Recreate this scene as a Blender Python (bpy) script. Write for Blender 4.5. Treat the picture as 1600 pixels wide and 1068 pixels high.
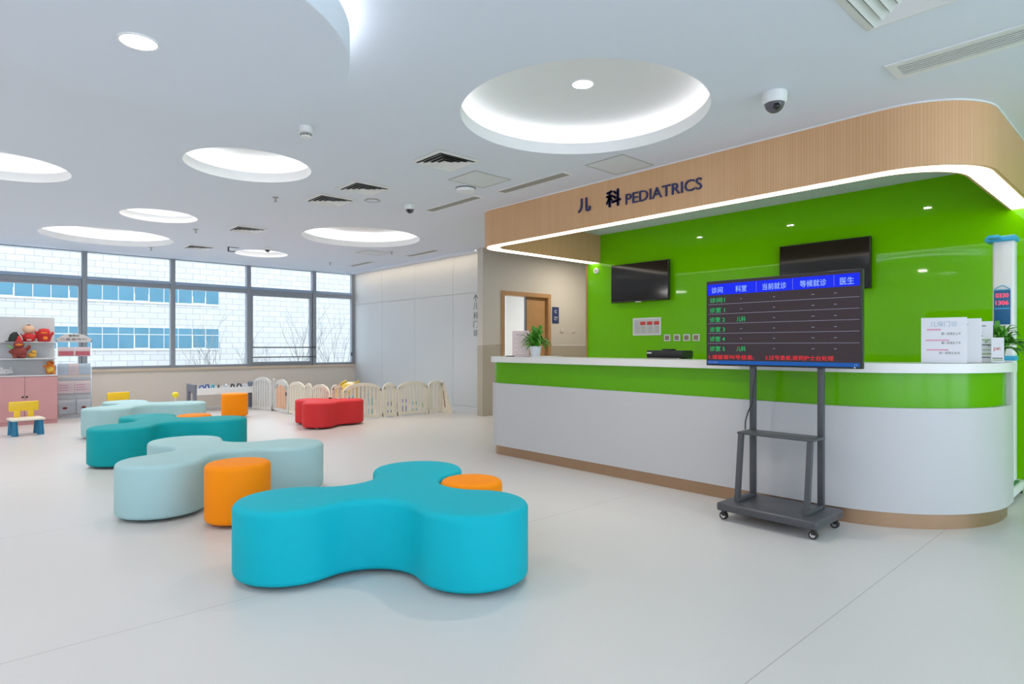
import bpy, bmesh, math, random
from mathutils import Vector, Matrix
PI = math.pi
for _o in list(bpy.data.objects): bpy.data.objects.remove(_o)
SC = bpy.context.scene; COL = SC.collection
random.seed(7)

# ------------------------------------------------------------------ camera
EYE = 1.2
A_CAM = math.radians(47.6897); F_PX = 955.77; HORIZON = 541.0
cam_d = bpy.data.cameras.new('camera'); cam = bpy.data.objects.new('camera', cam_d); COL.objects.link(cam)
cam.location = (0, 0, EYE)
cam.rotation_euler = (PI/2, 0, A_CAM - PI/2)
cam_d.sensor_width = 36; cam_d.lens = 36*F_PX/1600
cam_d.shift_y = (HORIZON - 534)/1600
cam_d.clip_start = .05; cam_d.clip_end = 300
SC.camera = cam

# ------------------------------------------------------------------ world, exposure
SC.view_settings.view_transform = 'Standard'; SC.view_settings.look = 'None'
SC.view_settings.exposure = 0.4; SC.view_settings.gamma = 1.0
SC.view_settings.use_curve_mapping = False
SC.cycles.use_denoising = True
SC.cycles.max_bounces = 10; SC.cycles.diffuse_bounces = 6; SC.cycles.transparent_max_bounces = 12
SC.cycles.sample_clamp_indirect = 6.0
wd = bpy.data.worlds.new('overcast_sky'); SC.world = wd; wd.use_nodes = True
bg = wd.node_tree.nodes['Background']; bg.inputs[0].default_value = (.74, .87, 1.0, 1); bg.inputs[1].default_value = 3.1

L_COVE = 2.3; L_SMALL = 3.8; L_STRIP = 2.6; L_DOWN = 10.0; P_FILL = 16.0

def lamp(x, y, z, power, size, color=(1, .90, .76), rot=(0, 0, 0), shape='DISK', sy=None, spread=180):
    l = bpy.data.lights.new('lamp_light', 'AREA'); l.energy = power; l.shape = shape; l.size = size; l.color = color
    if sy: l.size_y = sy
    l.spread = math.radians(spread)
    o = bpy.data.objects.new('lamp_light', l); o.location = (x, y, z); o.rotation_euler = rot; COL.objects.link(o)
    return o
# added fill lights, out of view; the first follows a reflection in the green wall
for lx, ly in ((-2.2, 3.7), (-2.2, .4), (.9, -2.2), (4.2, -2.2), (-2.2, -2.6), (-2.2, 7.2), (-2.2, 10.6)):
    lamp(lx, ly, 2.88, P_FILL*(1.7 if lx < -2 else 1), .7, (1, .95, .90))
# room seen through the open door, passage beside the green partition
lamp(7.9, 9.6, 2.86, 62, .8, (.92, .97, 1)); lamp(8.6, 7.1, 2.86, 22, .3)

# ------------------------------------------------------------------ helpers
def lin(c):
    c /= 255.0
    return c/12.92 if c <= .04045 else ((c+.055)/1.055)**2.4
def rgb(r, g, b): return (lin(r), lin(g), lin(b), 1)

def newmat(name):
    m = bpy.data.materials.new(name); m.use_nodes = True
    return m, m.node_tree, m.node_tree.nodes['Principled BSDF']
def mat(name, col, rough=.5, metal=0.0, emit=0.0, noise=0.0, scale=8.0, bump=0.0, coat=0.0, spec=.5, ecol=None):
    m, nt, b = newmat(name)
    b.inputs['Base Color'].default_value = col; b.inputs['Roughness'].default_value = rough
    b.inputs['Metallic'].default_value = metal; b.inputs['Coat Weight'].default_value = coat
    b.inputs['Specular IOR Level'].default_value = spec
    if emit:
        b.inputs['Emission Color'].default_value = ecol or col; b.inputs['Emission Strength'].default_value = emit
    if noise or bump:
        tc = nt.nodes.new('ShaderNodeTexCoord'); nz = nt.nodes.new('ShaderNodeTexNoise')
        nz.inputs['Scale'].default_value = scale; nz.inputs['Detail'].default_value = 4
        nt.links.new(tc.outputs['Object'], nz.inputs['Vector'])
        if noise:
            mx = nt.nodes.new('ShaderNodeMix'); mx.data_type = 'RGBA'
            mx.inputs[6].default_value = [v*(1-noise) for v in col[:3]]+[1]
            mx.inputs[7].default_value = [min(1, v*(1+noise)) for v in col[:3]]+[1]
            nt.links.new(nz.outputs['Fac'], mx.inputs[0]); nt.links.new(mx.outputs[2], b.inputs['Base Color'])
        if bump:
            bp = nt.nodes.new('ShaderNodeBump'); bp.inputs['Strength'].default_value = bump; bp.inputs['Distance'].default_value = .002
            nt.links.new(nz.outputs['Fac'], bp.inputs['Height']); nt.links.new(bp.outputs[0], b.inputs['Normal'])
    return m

class MB:
    def __init__(s): s.bm = bmesh.new()
    def box(s, x0, x1, y0, y1, z0, z1, bev=0, seg=2, M=None):
        r = bmesh.ops.create_cube(s.bm, size=1)
        vs = r['verts']
        T = Matrix.Translation(((x0+x1)/2, (y0+y1)/2, (z0+z1)/2)) @ Matrix.Diagonal((abs(x1-x0), abs(y1-y0), abs(z1-z0), 1))
        bmesh.ops.transform(s.bm, matrix=T, verts=vs)
        if bev:
            es = list({e for v in vs for e in v.link_edges})
            rr = bmesh.ops.bevel(s.bm, geom=es, offset=bev, segments=seg, affect='EDGES', profile=.5)
            vs = list({v for f in rr['faces'] for v in f.verts} | {v for v in vs if v.is_valid})
        if M is not None: bmesh.ops.transform(s.bm, matrix=M, verts=vs)
        return s
    def loops(s, loops, cap0=True, cap1=True, closed=True):
        L = [[s.bm.verts.new(p) for p in lp] for lp in loops]
        n = len(L[0])
        for a, b in zip(L, L[1:]):
            for i in range(n if closed else n-1):
                j = (i+1) % n
                s.bm.faces.new((a[i], a[j], b[j], b[i]))
        if cap0: s.bm.faces.new(L[0][::-1])
        if cap1: s.bm.faces.new(L[-1])
        return s
    def lathe(s, prof, c=(0, 0), n=32, cap0=True, cap1=True, z0=0.0):
        lp = [[(c[0]+r*math.cos(2*PI*i/n), c[1]+r*math.sin(2*PI*i/n), z+z0) for i in range(n)] for r, z in prof]
        return s.loops(lp, cap0, cap1)
    def cyl(s, p0, p1, r0, r1=None, n=14):
        r1 = r0 if r1 is None else r1
        p0, p1 = Vector(p0), Vector(p1); d = (p1-p0).normalized()
        a = d.orthogonal().normalized(); b = d.cross(a)
        lp = [[p+(a*math.cos(2*PI*i/n)+b*math.sin(2*PI*i/n))*r for i in range(n)] for p, r in ((p0, r0), (p1, r1))]
        return s.loops(lp)
    def tube(s, pts, r, n=8):
        pts = [Vector(p) for p in pts]; lp = []; ref = None
        for i, p in enumerate(pts):
            d = (pts[min(i+1, len(pts)-1)]-pts[max(i-1, 0)]).normalized()
            if ref is None: ref = d.orthogonal().normalized()
            a = (ref-d*ref.dot(d)).normalized(); ref = a; b = d.cross(a)
            rr = r[i] if isinstance(r, (list, tuple)) else r
            lp.append([p+(a*math.cos(2*PI*k/n)+b*math.sin(2*PI*k/n))*rr for k in range(n)])
        return s.loops(lp)
    def bar(s, p0, p1, w, h, up=(0, 0, 1)):
        p0, p1 = Vector(p0), Vector(p1); d = (p1-p0).normalized(); u = Vector(up)
        a = d.cross(u).normalized(); b = a.cross(d)
        return s.loops([[p+a*(w/2*i)+b*(h/2*j) for i, j in ((-1, -1), (1, -1), (1, 1), (-1, 1))] for p in (p0, p1)])
    def prism(s, pts, z0, z1): return s.loops([[(x, y, z0) for x, y in pts], [(x, y, z1) for x, y in pts]])
    def plate(s, pts, o, r, u, n, t):   # 2D outline in the plane (o; r, u), thickness t along n
        o, r, u, n = Vector(o), Vector(r), Vector(u), Vector(n)
        return s.loops([[o+r*x+u*y+n*d for x, y in pts] for d in (0, t)])
    def ball(s, c, r, n=16, sz=1.0, sx=1.0, sy=1.0):
        q = bmesh.ops.create_uvsphere(s.bm, u_segments=n, v_segments=max(6, n//2+2), radius=r)
        bmesh.ops.transform(s.bm, matrix=Matrix.Translation(c) @ Matrix.Diagonal((sx, sy, sz, 1)), verts=q['verts'])
        return s
    def text(s, body, o, r, u, h=None, w=None, depth=.002, bold=0.0, align='L'):
        """lettering in the plane (o; r, u): o is its lower left corner, h/w its size"""
        cu = bpy.data.curves.new('t', 'FONT'); cu.body = body; cu.size = 1; cu.extrude = .5; cu.offset = bold; cu.resolution_u = 3
        ob = bpy.data.objects.new('t', cu); COL.objects.link(ob)
        dg = bpy.context.evaluated_depsgraph_get(); me = bpy.data.meshes.new_from_object(ob.evaluated_get(dg))
        bpy.data.objects.remove(ob); bpy.data.curves.remove(cu)
        if not len(me.vertices): return s
        xs = [v.co.x for v in me.vertices]; ys = [v.co.y for v in me.vertices]
        x0, y0 = min(xs), min(ys); W, Hh = max(xs)-x0, max(ys)-y0
        sy = (h/Hh) if h else w/W
        sx = (w/W) if w else sy
        o, r, u = Vector(o), Vector(r).normalized(), Vector(u).normalized(); n = r.cross(u)
        off = {'L': 0, 'C': W*sx/2, 'R': W*sx}[align]
        nv = [s.bm.verts.new(o+r*((v.co.x-x0)*sx-off)+u*((v.co.y-y0)*sy)+n*((v.co.z+.5)*depth)) for v in me.vertices]
        for p in me.polygons:
            try: s.bm.faces.new([nv[i] for i in p.vertices])
            except ValueError: pass
        bpy.data.meshes.remove(me)
        return s
    def build(s, name, material, parent=None, smooth=35, loc=None, uv=None):
        bmesh.ops.recalc_face_normals(s.bm, faces=s.bm.faces)
        me = bpy.data.meshes.new(name)
        if uv: uv(s.bm)
        s.bm.to_mesh(me); s.bm.free()
        if material is not None: me.materials.append(material)
        if smooth:
            me.polygons.foreach_set('use_smooth', [True]*len(me.polygons))
            me.set_sharp_from_angle(angle=math.radians(smooth))
        o = bpy.data.objects.new(name, me); COL.objects.link(o)
        if parent is not None: o.parent = parent
        if loc: o.location = loc
        return o

def tag(o, label, cat, group=None, kind=None):
    o['label'] = label; o['category'] = cat
    if group: o['group'] = group
    if kind: o['kind'] = kind
    return o
def struct(o): o['kind'] = 'structure'; return o
def thing(name, label, cat, loc=(0, 0, 0), rz=0, group=None):
    o = bpy.data.objects.new(name, None); o.empty_display_size = .1; COL.objects.link(o)
    o.location = loc; o.rotation_euler = (0, 0, rz)
    return tag(o, label, cat, group)
def dup(root, loc, rz=0, label=None, group=None, scale=None, mats=None):
    def cp(o, par):
        c = o.copy(); COL.objects.link(c); c.parent = par
        for ch in kids.get(o.name, ()): cp(ch, c)
        return c
    kids = {}
    for o in bpy.data.objects:
        if o.parent: kids.setdefault(o.parent.name, []).append(o)
    c = cp(root, None); c.location = loc; c.rotation_euler = (0, 0, rz)
    if label: c['label'] = label
    if group: c['group'] = group
    return c

# ------------------------------------------------------------------ materials
M = {}
M['ceiling'] = mat('ceiling_paint', (.73, .775, .87, 1), .9, noise=.01, scale=3)
M['cove'] = mat('cove_paint', (.84, .85, .87, 1), .85, noise=.01)
M['white'] = mat('white_paint', (.80, .80, .79, 1), .55, noise=.015, scale=3)
M['beige'] = mat('beige_wall', (.60, .56, .50, 1), .6, noise=.02, scale=2)
M['beige_dark'] = mat('wainscot', (.46, .41, .33, 1), .55, noise=.02, scale=2)
M['pale'] = mat('pale_wall_panel', (.62, .64, .65, 1), .42, noise=.015, scale=1.5)
M['groove'] = mat('panel_joint', (.36, .37, .37, 1), .7)
M['sillwall'] = mat('sill_wall', (.69, .625, .56, 1), .6, noise=.02, scale=2)
M['stone'] = mat('sill_stone', (.62, .50, .38, 1), .3, noise=.12, scale=14)
M['frame'] = mat('window_frame', (.27, .30, .34, 1), .4, noise=.03)
M['frame_skylit'] = mat('window_transom_cap', (.30, .40, .55, 1), .3)  # bluish skylight on the outer frame, painted in as a strip of colour
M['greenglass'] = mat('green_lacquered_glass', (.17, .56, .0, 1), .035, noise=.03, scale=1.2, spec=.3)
M['slab'] = mat('counter_top_stone', (.74, .73, .73, 1), .25, noise=.02, scale=20)
M['body'] = mat('counter_body_white', (.52, .52, .54, 1), .35, noise=.012, scale=2)
M['copper'] = mat('copper_kick_plate', (.42, .27, .17, 1), .32, metal=.75, noise=.08, scale=5)
M['wood_door'] = mat('door_wood', (.47, .26, .11, 1), .45, noise=.12, scale=6)
M['black'] = mat('black_plastic', (.016, .016, .018, 1), .35, noise=.05)
M['black_gloss'] = mat('black_screen', (.012, .011, .011, 1), .08, spec=.5, noise=.05)
M['darkgrey'] = mat('dark_grey_steel', (.085, .088, .10, 1), .38, metal=.3, noise=.04)
M['chrome'] = mat('chrome', (.6, .6, .62, 1), .2, metal=1, noise=.03)
M['ventblack'] = mat('vent_shadow_gap', (.05, .05, .055, 1), .8)
M['ventgrey'] = mat('vent_grille_grey', (.40, .39, .36, 1), .6, noise=.03)
M['led'] = mat('led_strip', (1, .98, .94, 1), .5, emit=L_COVE)
M['led_small'] = mat('led_strip_small', (1, .98, .95, 1), .5, emit=L_SMALL)
M['led_canopy'] = mat('canopy_light_diffuser', (1, .90, .74, 1), .4, emit=L_STRIP)
M['downlight'] = mat('downlight_lens', (1, 1, 1, 1), .4, emit=L_DOWN)
M['led_warm'] = mat('warm_cove_strip', (1, .78, .52, 1), .5, emit=6.0)
M['plastic_white'] = mat('white_plastic', (.78, .79, .80, 1), .4, noise=.01)
M['paper'] = mat('printed_sheet', (.80, .80, .86, 1), .6, noise=.01)
M['pink_paper'] = mat('pale_pink_sheet', (.82, .66, .67, 1), .6, noise=.02)
M['navy'] = mat('navy_lettering', (.025, .03, .12, 1), .4)
M['ink'] = mat('black_ink', (.05, .05, .06, 1), .6)
M['ink_pink'] = mat('pink_ink', (.75, .35, .50, 1), .6)
M['ink_blue'] = mat('pale_blue_ink', (.35, .48, .60, 1), .6)
M['ink_green'] = mat('green_ink', (.35, .50, .22, 1), .6)
M['ink_red'] = mat('red_ink', (.65, .06, .06, 1), .6)
M['pot'] = mat('white_ceramic', (.74, .76, .84, 1), .3, noise=.01)
M['soil'] = mat('soil', (.05, .035, .02, 1), .9, noise=.3, scale=40)
M['leaf'] = mat('leaf_green', (.075, .31, .025, 1), .4, noise=.35, scale=22)
M['yellow'] = mat('yellow_plastic', (.85, .55, .02, 1), .35, noise=.03)
M['blue_leg'] = mat('blue_plastic', (.01, .17, .33, 1), .35, noise=.04)
M['cream'] = mat('cream_plastic', (.80, .74, .63, 1), .4, noise=.03)
M['cream_w'] = mat('ivory_plastic', (.66, .66, .64, 1), .4, noise=.03)
M['peach'] = mat('peach_plastic', (.80, .50, .33, 1), .4, noise=.03)
M['pink'] = mat('pink_laminate', (.58, .29, .30, 1), .4, noise=.02, scale=2)
M['shelf'] = mat('white_laminate', (.60, .61, .64, 1), .4, noise=.015)
M['red_toy'] = mat('red_plush', (.55, .03, .03, 1), .8, noise=.1, scale=60, bump=.3)
M['brown_toy'] = mat('brown_red_plush', (.26, .05, .04, 1), .9, noise=.15, scale=60, bump=.3)
M['orange_toy'] = mat('orange_plush', (.78, .22, .03, 1), .9, noise=.1, scale=60, bump=.3)
M['yellow_toy'] = mat('yellow_plush', (.80, .48, .08, 1), .9, noise=.1, scale=60, bump=.3)
M['black_toy'] = mat('black_felt', (.03, .035, .03, 1), .9, noise=.2, scale=60)
M['skin_toy'] = mat('doll_vinyl', (.72, .46, .32, 1), .5, noise=.03)
M['white_toy'] = mat('white_plush', (.70, .70, .72, 1), .9, noise=.05, scale=60)
M['metalgrey'] = mat('grey_panel', (.17, .19, .24, 1), .5, noise=.04)
M['skyblue'] = mat('blue_plastic_cap', (.05, .42, .70, 1), .35, noise=.02)
M['scale_panel'] = mat('scale_display_panel', (.02, .13, .30, 1), .3)
M['glow_red'] = mat('red_digits', (1, .08, .12, 1), .5, emit=.45)
M['mat_green'] = mat('green_mat', (.03, .20, .06, 1), .7, noise=.1)

def glass_mat(name, tint=(1, 1, 1, 1), refl=.06):
    m = bpy.data.materials.new(name); m.use_nodes = True; nt = m.node_tree; nt.nodes.clear()
    o = nt.nodes.new('ShaderNodeOutputMaterial'); mx = nt.nodes.new('ShaderNodeMixShader')
    t = nt.nodes.new('ShaderNodeBsdfTransparent'); g = nt.nodes.new('ShaderNodeBsdfGlossy')
    fr = nt.nodes.new('ShaderNodeFresnel'); fr.inputs[0].default_value = 1.12
    t.inputs[0].default_value = tint; g.inputs['Roughness'].default_value = .02
    nt.links.new(fr.outputs[0], mx.inputs[0]); nt.links.new(t.outputs[0], mx.inputs[1]); nt.links.new(g.outputs[0], mx.inputs[2])
    nt.links.new(mx.outputs[0], o.inputs[0])
    return m
M['glass'] = glass_mat('window_glass', (.97, .985, 1, 1))
M['acrylic'] = glass_mat('clear_acrylic', (.96, .97, .98, 1))

# floor: pale vinyl sheet, 1.96 m wide lengths welded edge to edge
m, nt, b = newmat('vinyl_floor'); M['floor'] = m
tc = nt.nodes.new('ShaderNodeTexCoord'); sp = nt.nodes.new('ShaderNodeSeparateXYZ'); nt.links.new(tc.outputs['Object'], sp.inputs[0])
def mth(op, a, bv=None, c=None):
    n = nt.nodes.new('ShaderNodeMath'); n.operation = op
    for i, v in enumerate((a, bv, c)):
        if v is None: continue
        if isinstance(v, (int, float)): n.inputs[i].default_value = v
        else: nt.links.new(v, n.inputs[i])
    return n.outputs[0]
fy = mth('FRACT', mth('DIVIDE', mth('SUBTRACT', sp.outputs['Y'], 1.05-1.96*5), 1.96))
seam = mth('LESS_THAN', fy, .0022)
nz = nt.nodes.new('ShaderNodeTexNoise'); nz.inputs['Scale'].default_value = 160; nz.inputs['Detail'].default_value = 3
nt.links.new(tc.outputs['Object'], nz.inputs['Vector'])
mx = nt.nodes.new('ShaderNodeMix'); mx.data_type = 'RGBA'; mx.inputs[6].default_value = (.595, .58, .575, 1); mx.inputs[7].default_value = (.645, .63, .625, 1)
nt.links.new(nz.outputs['Fac'], mx.inputs[0])
mx2 = nt.nodes.new('ShaderNodeMix'); mx2.data_type = 'RGBA'; mx2.inputs[7].default_value = (.40, .38, .36, 1)
nt.links.new(seam, mx2.inputs[0]); nt.links.new(mx.outputs[2], mx2.inputs[6]); nt.links.new(mx2.outputs[2], b.inputs['Base Color'])
b.inputs['Roughness'].default_value = .34; b.inputs['Specular IOR Level'].default_value = .4

# ribbed oak cladding: u of the UV map runs along the surface in metres
def ribbed(name, ca, cb, pitch=.022):
    m, nt, b = newmat(name)
    uvn = nt.nodes.new('ShaderNodeUVMap'); sp = nt.nodes.new('ShaderNodeSeparateXYZ'); nt.links.new(uvn.outputs[0], sp.inputs[0])
    def N(op, a, v):
        n = nt.nodes.new('ShaderNodeMath'); n.operation = op
        nt.links.new(a, n.inputs[0])
        n.inputs[1].default_value = v
        return n.outputs[0]
    q = N('DIVIDE', sp.outputs['X'], pitch)
    fr = nt.nodes.new('ShaderNodeMath'); fr.operation = 'FRACT'; nt.links.new(q, fr.inputs[0])
    fl = nt.nodes.new('ShaderNodeMath'); fl.operation = 'FLOOR'; nt.links.new(q, fl.inputs[0])
    wn = nt.nodes.new('ShaderNodeTexWhiteNoise'); wn.noise_dimensions = '1D'; nt.links.new(fl.outputs[0], wn.inputs['W'])
    big = nt.nodes.new('ShaderNodeTexNoise'); big.inputs['Scale'].default_value = 1.6; nt.links.new(uvn.outputs[0], big.inputs['Vector'])
    ad = nt.nodes.new('ShaderNodeMath'); ad.operation = 'MULTIPLY_ADD'; nt.links.new(wn.outputs['Value'], ad.inputs[0]); ad.inputs[1].default_value = .35
    nt.links.new(big.outputs['Fac'], ad.inputs[2])
    mx = nt.nodes.new('ShaderNodeMix'); mx.data_type = 'RGBA'; mx.inputs[6].default_value = ca; mx.inputs[7].default_value = cb
    nt.links.new(ad.outputs[0], mx.inputs[0])
    groove = N('LESS_THAN', fr.outputs[0], .16)
    g2 = nt.nodes.new('ShaderNodeMath'); g2.operation = 'MULTIPLY'; nt.links.new(groove, g2.inputs[0]); g2.inputs[1].default_value = .2
    mg = nt.nodes.new('ShaderNodeMix'); mg.data_type = 'RGBA'; mg.inputs[7].default_value = (.14, .085, .045, 1)
    nt.links.new(g2.outputs[0], mg.inputs[0]); nt.links.new(mx.outputs[2], mg.inputs[6])
    nt.links.new(mg.outputs[2], b.inputs['Base Color']); b.inputs['Roughness'].default_value = .5
    bp = nt.nodes.new('ShaderNodeBump'); bp.inputs['Strength'].default_value = .5; bp.inputs['Distance'].default_value = .003
    inv = nt.nodes.new('ShaderNodeMath'); inv.operation = 'SUBTRACT'; inv.inputs[0].default_value = 1; nt.links.new(groove, inv.inputs[1])
    nt.links.new(inv.outputs[0], bp.inputs['Height']); nt.links.new(bp.outputs[0], b.inputs['Normal'])
    return m
M['oak'] = ribbed('ribbed_oak_cladding', (.63, .355, .17, 1), (.73, .435, .235, 1))

def fabric(name, c):
    m = mat(name, c, .6, noise=.04, scale=3, spec=.2)
    nt = m.node_tree; b = nt.nodes['Principled BSDF']
    tc = nt.nodes.new('ShaderNodeTexCoord'); v = nt.nodes.new('ShaderNodeTexVoronoi'); v.inputs['Scale'].default_value = 260
    nt.links.new(tc.outputs['Object'], v.inputs['Vector'])
    bp = nt.nodes.new('ShaderNodeBump'); bp.inputs['Strength'].default_value = .12; bp.inputs['Distance'].default_value = .001
    nt.links.new(v.outputs['Distance'], bp.inputs['Height']); nt.links.new(bp.outputs[0], b.inputs['Normal'])
    return m
M['teal'] = fabric('teal_leatherette', (.0, .42, .53, 1))
M['teal2'] = fabric('deep_teal_leatherette', (.0, .33, .37, 1))
M['mint'] = fabric('pale_mint_leatherette', (.37, .575, .61, 1))
M['orange'] = fabric('orange_leatherette', (.93, .27, .0, 1))
M['red'] = fabric('red_leatherette', (.66, .035, .04, 1))

# ------------------------------------------------------------------ room shell
XL, XG, YW, YB, ZC = -4.0, 7.13, 13.21, -4.5, 2.9
YD = 8.12; XP = 7.0
struct(MB().box(XL-.2, 10.2, YB-.2, YW+.12, -.12, 0).build('floor', M['floor'], smooth=0))

rings = [  # centre x, y, radius, plate has a visible downlight
    (3.423, 2.985, .90, True, 'large round ceiling recess with a downlight, above the reception counter front'),
    (2.057, 5.952, .557, False, 'round glowing ceiling recess of medium size, left of the square vents'),
    (.289, 7.545, .575, False, 'round glowing ceiling recess cut by the left edge of the photo'),
    (1.974, 9.007, .443, False, 'small round glowing ceiling recess just above the widest left one'),
    (1.772, 11.279, .885, False, 'wide round glowing ceiling recess nearest the windows on the left'),
    (4.715, 8.678, .898, False, 'wide round glowing ceiling recess in front of the pale panelled wall'),
    (4.153, 11.397, .455, False, 'smallest-looking round glowing ceiling recess nearest the windows in the middle'),
]
bm = bmesh.new(); edges = []
def ringedges(pts):
    vs = [bm.verts.new(p) for p in pts]
    for i in range(len(vs)): edges.append(bm.edges.new((vs[i], vs[(i+1) % len(vs)])))
ringedges([(XL-.2, YB-.2, ZC), (10.2, YB-.2, ZC), (10.2, YW+.12, ZC), (XL-.2, YW+.12, ZC)])
NR = 96
for x, y, r, *_ in rings: ringedges([(x+r*math.cos(2*PI*i/NR), y+r*math.sin(2*PI*i/NR), ZC) for i in range(NR)])
bmesh.ops.triangle_fill(bm, use_beauty=True, use_dissolve=False, edges=edges)
for f in bm.faces:
    if f.normal.z > 0: f.normal_flip()
me = bpy.data.meshes.new('ceiling'); bm.to_mesh(me); bm.free(); me.materials.append(M['ceiling'])
ceil = bpy.data.objects.new('ceiling', me); COL.objects.link(ceil); struct(ceil)

# green lacquered glass partition behind the counter, its left end trimmed in wood
YGE = 6.12
g = MB(); g.box(XG, XG+.14, YB, YGE, 0, ZC)
wr = struct(g.build('wall_right', M['greenglass'], smooth=0))
struct(MB().box(XG-.012, XG+.152, YGE, YGE+.03, 0, 2.45).build('trim_1', M['wood_door'], smooth=0))
# wall with the open door
DX0, DX1, DZ = 7.14, 8.37, 2.18
w = MB(); w.box(6.71, DX0, YD, YD+.14, 1.226, ZC); w.box(DX1, 10.1, YD, YD+.14, 1.226, ZC); w.box(DX0, DX1, YD, YD+.14, DZ, ZC)
struct(w.build('wall_door', M['beige'], smooth=0))
w = MB(); w.box(6.705, DX0, YD-.005, YD+.14, 0, 1.222); w.box(DX1, 10.1, YD-.005, YD+.14, 0, 1.222)
struct(w.build('wall_wainscot', M['beige_dark'], smooth=0))
w = MB(); w.box(6.70, DX0, YD-.012, YD-.005, 0, .09); w.box(DX1, 10.1, YD-.012, YD-.005, 0, .09)
struct(w.build('baseboard_door', M['beige_dark'], smooth=0))
struct(MB().box(10.0, 10.14, YB, YW, 0, ZC).build('wall_passage', M['beige'], smooth=0))
# room behind the door
w = MB(); w.box(7.16, 10, 11.2, 11.3, 0, ZC); w.box(7.12, 7.16, YD+.14, 11.3, 0, ZC)
struct(w.build('wall_inner_room', mat('inner_room_paint', (.78, .82, .86, 1), .6, noise=.01), smooth=0))
# pale panelled wall
w = MB()
ys = [YD+.14, 9.353, 10.667, 11.97, YW+.1]; zs = [.1, 2.183, 2.898]
for i in range(4):
    for j in range(2):
        w.box(XP, XP+.03, ys[i]+.003, ys[i+1]-.003, zs[j]+.003, zs[j+1]-.003)
struct(w.build('wall_pale', M['pale'], smooth=0))
struct(MB().box(XP+.012, XP+.10, YD+.14, YW+.1, 0, ZC).build('wall_pale_core', M['groove'], smooth=0))
struct(MB().box(XP-.012, XP, YD+.14, YW, 0, .1).build('baseboard_pale', M['pale'], smooth=0))
# window wall below and beside the glazing
struct(MB().box(XL-.2, XP, YW, YW+.2, 0, .735).build('wall_window', M['sillwall'], smooth=0))
struct(MB().box(XL-.2, XP, YW-.035, YW+.2, .735, .785, .006).build('trim_2', M['stone'], smooth=0))
struct(MB().box(XL-.2, XP, YW-.012, YW, 0, .08).build('baseboard_window', M['sillwall'], smooth=0))
# left wall, and the rear wall with openings added out of view as daylight fill
w = MB(); w.box(XL-.2, XL, YB, YW, 0, ZC)
struct(w.build('wall_left', M['white'], smooth=0))
w = MB(); w.box(XL-.2, 10, YB-.2, YB, 0, .35); w.box(XL-.2, 10, YB-.2, YB, 2.8, ZC)
for xx in (-4, -1.8, .4, 2.6, 4.8, 7.0): w.box(xx-.15, xx+.15, YB-.2, YB, .35, 2.8)
w.box(7.0, 10, YB-.2, YB, .35, 2.8)
struct(w.build('wall_back', M['white'], smooth=0))

# ------------------------------------------------------------------ windows
mull = [(-1.16, -1.15), (-1.14, -1.13), (-1.12, -1.04), (.235, .315), (1.664, 1.749), (3.09, 3.168), (4.521, 4.60), (5.947, 6.037), (6.93, 7.0)]
GB, T0, T1 = .835, 2.317, 2.455
for k in range(3, 8):
    x0, x1 = mull[k][1], mull[k+1][0]
    f = MB(); y0, y1 = YW+.02, YW+.12
    f.box(x0-.08, x0, y0-.03, y1, .785, ZC, .004)                        # mullion on the left
    if k == 7: f.box(x1, x1+.07, y0, y1, .785, ZC)
    f.box(x0, x1, y0, y1, .785, GB); f.box(x0, x1, y0-.02, y1, T0, T1-.055, .004); f.box(x0, x1, y0, y1, ZC-.012, ZC-.001)
    o = struct(f.build('window_%d' % (k-2), M['frame'], smooth=0))
    MB().box(x0, x1, y0-.035, y1, T1-.055, T1, .003).build('transom_cap', M['frame_skylit'], o, smooth=0)
    if k in (3, 6):
        c = MB(); a, bb = .045, .045
        c.box(x0, x0+a, y0-.02, y1-.02, GB, T0, .004); c.box(x1-a, x1, y0-.02, y1-.02, GB, T0, .004)
        c.box(x0+a, x1-a, y0-.02, y1-.02, GB, GB+.04, .004); c.box(x0+a, x1-a, y0-.02, y1-.02, T0-.045, T0, .004)
        c.build('casement', M['frame'], o, smooth=0)
    MB().box(x0, x1, y0+.05, y0+.056, GB, T0).build('window_pane', M['glass'], o, smooth=0)
    MB().box(x0, x1, y0+.05, y0+.056, T1, ZC-.012).build('window_pane', M['glass'], o, smooth=0)
    if k == 6:
        for z in (1.182, .972):
            r = MB(); r.cyl((x0+.03, y0-.045, z), (x1+.07, y0-.045, z), .012)
            for xx in (x0+.05, x1+.055): r.cyl((xx, y0-.045, z), (xx, y0-.01, z), .012)
            r.build('safety_bar', M['darkgrey'], o)
    if k == 7: MB().box(x1-.03, x1-.01, y0-.04, y0, .98, 1.06, .004).build('window_handle', M['black'], o)
f = MB()
for k in range(0, 3):
    x0, x1 = mull[k][1], mull[k+1][0]
    f.box(x0-.08, x0, YW-.01, YW+.12, .785, ZC); f.box(x0, x1, YW+.02, YW+.12, .785, GB); f.box(x0, x1, YW, YW+.12, T0, T1)
struct(f.build('window_6', M['frame'], smooth=0))
struct(MB().box(XL-.2, -1.14, YW, YW+.2, .785, ZC).build('wall_window_side', M['sillwall'], smooth=0))

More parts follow.
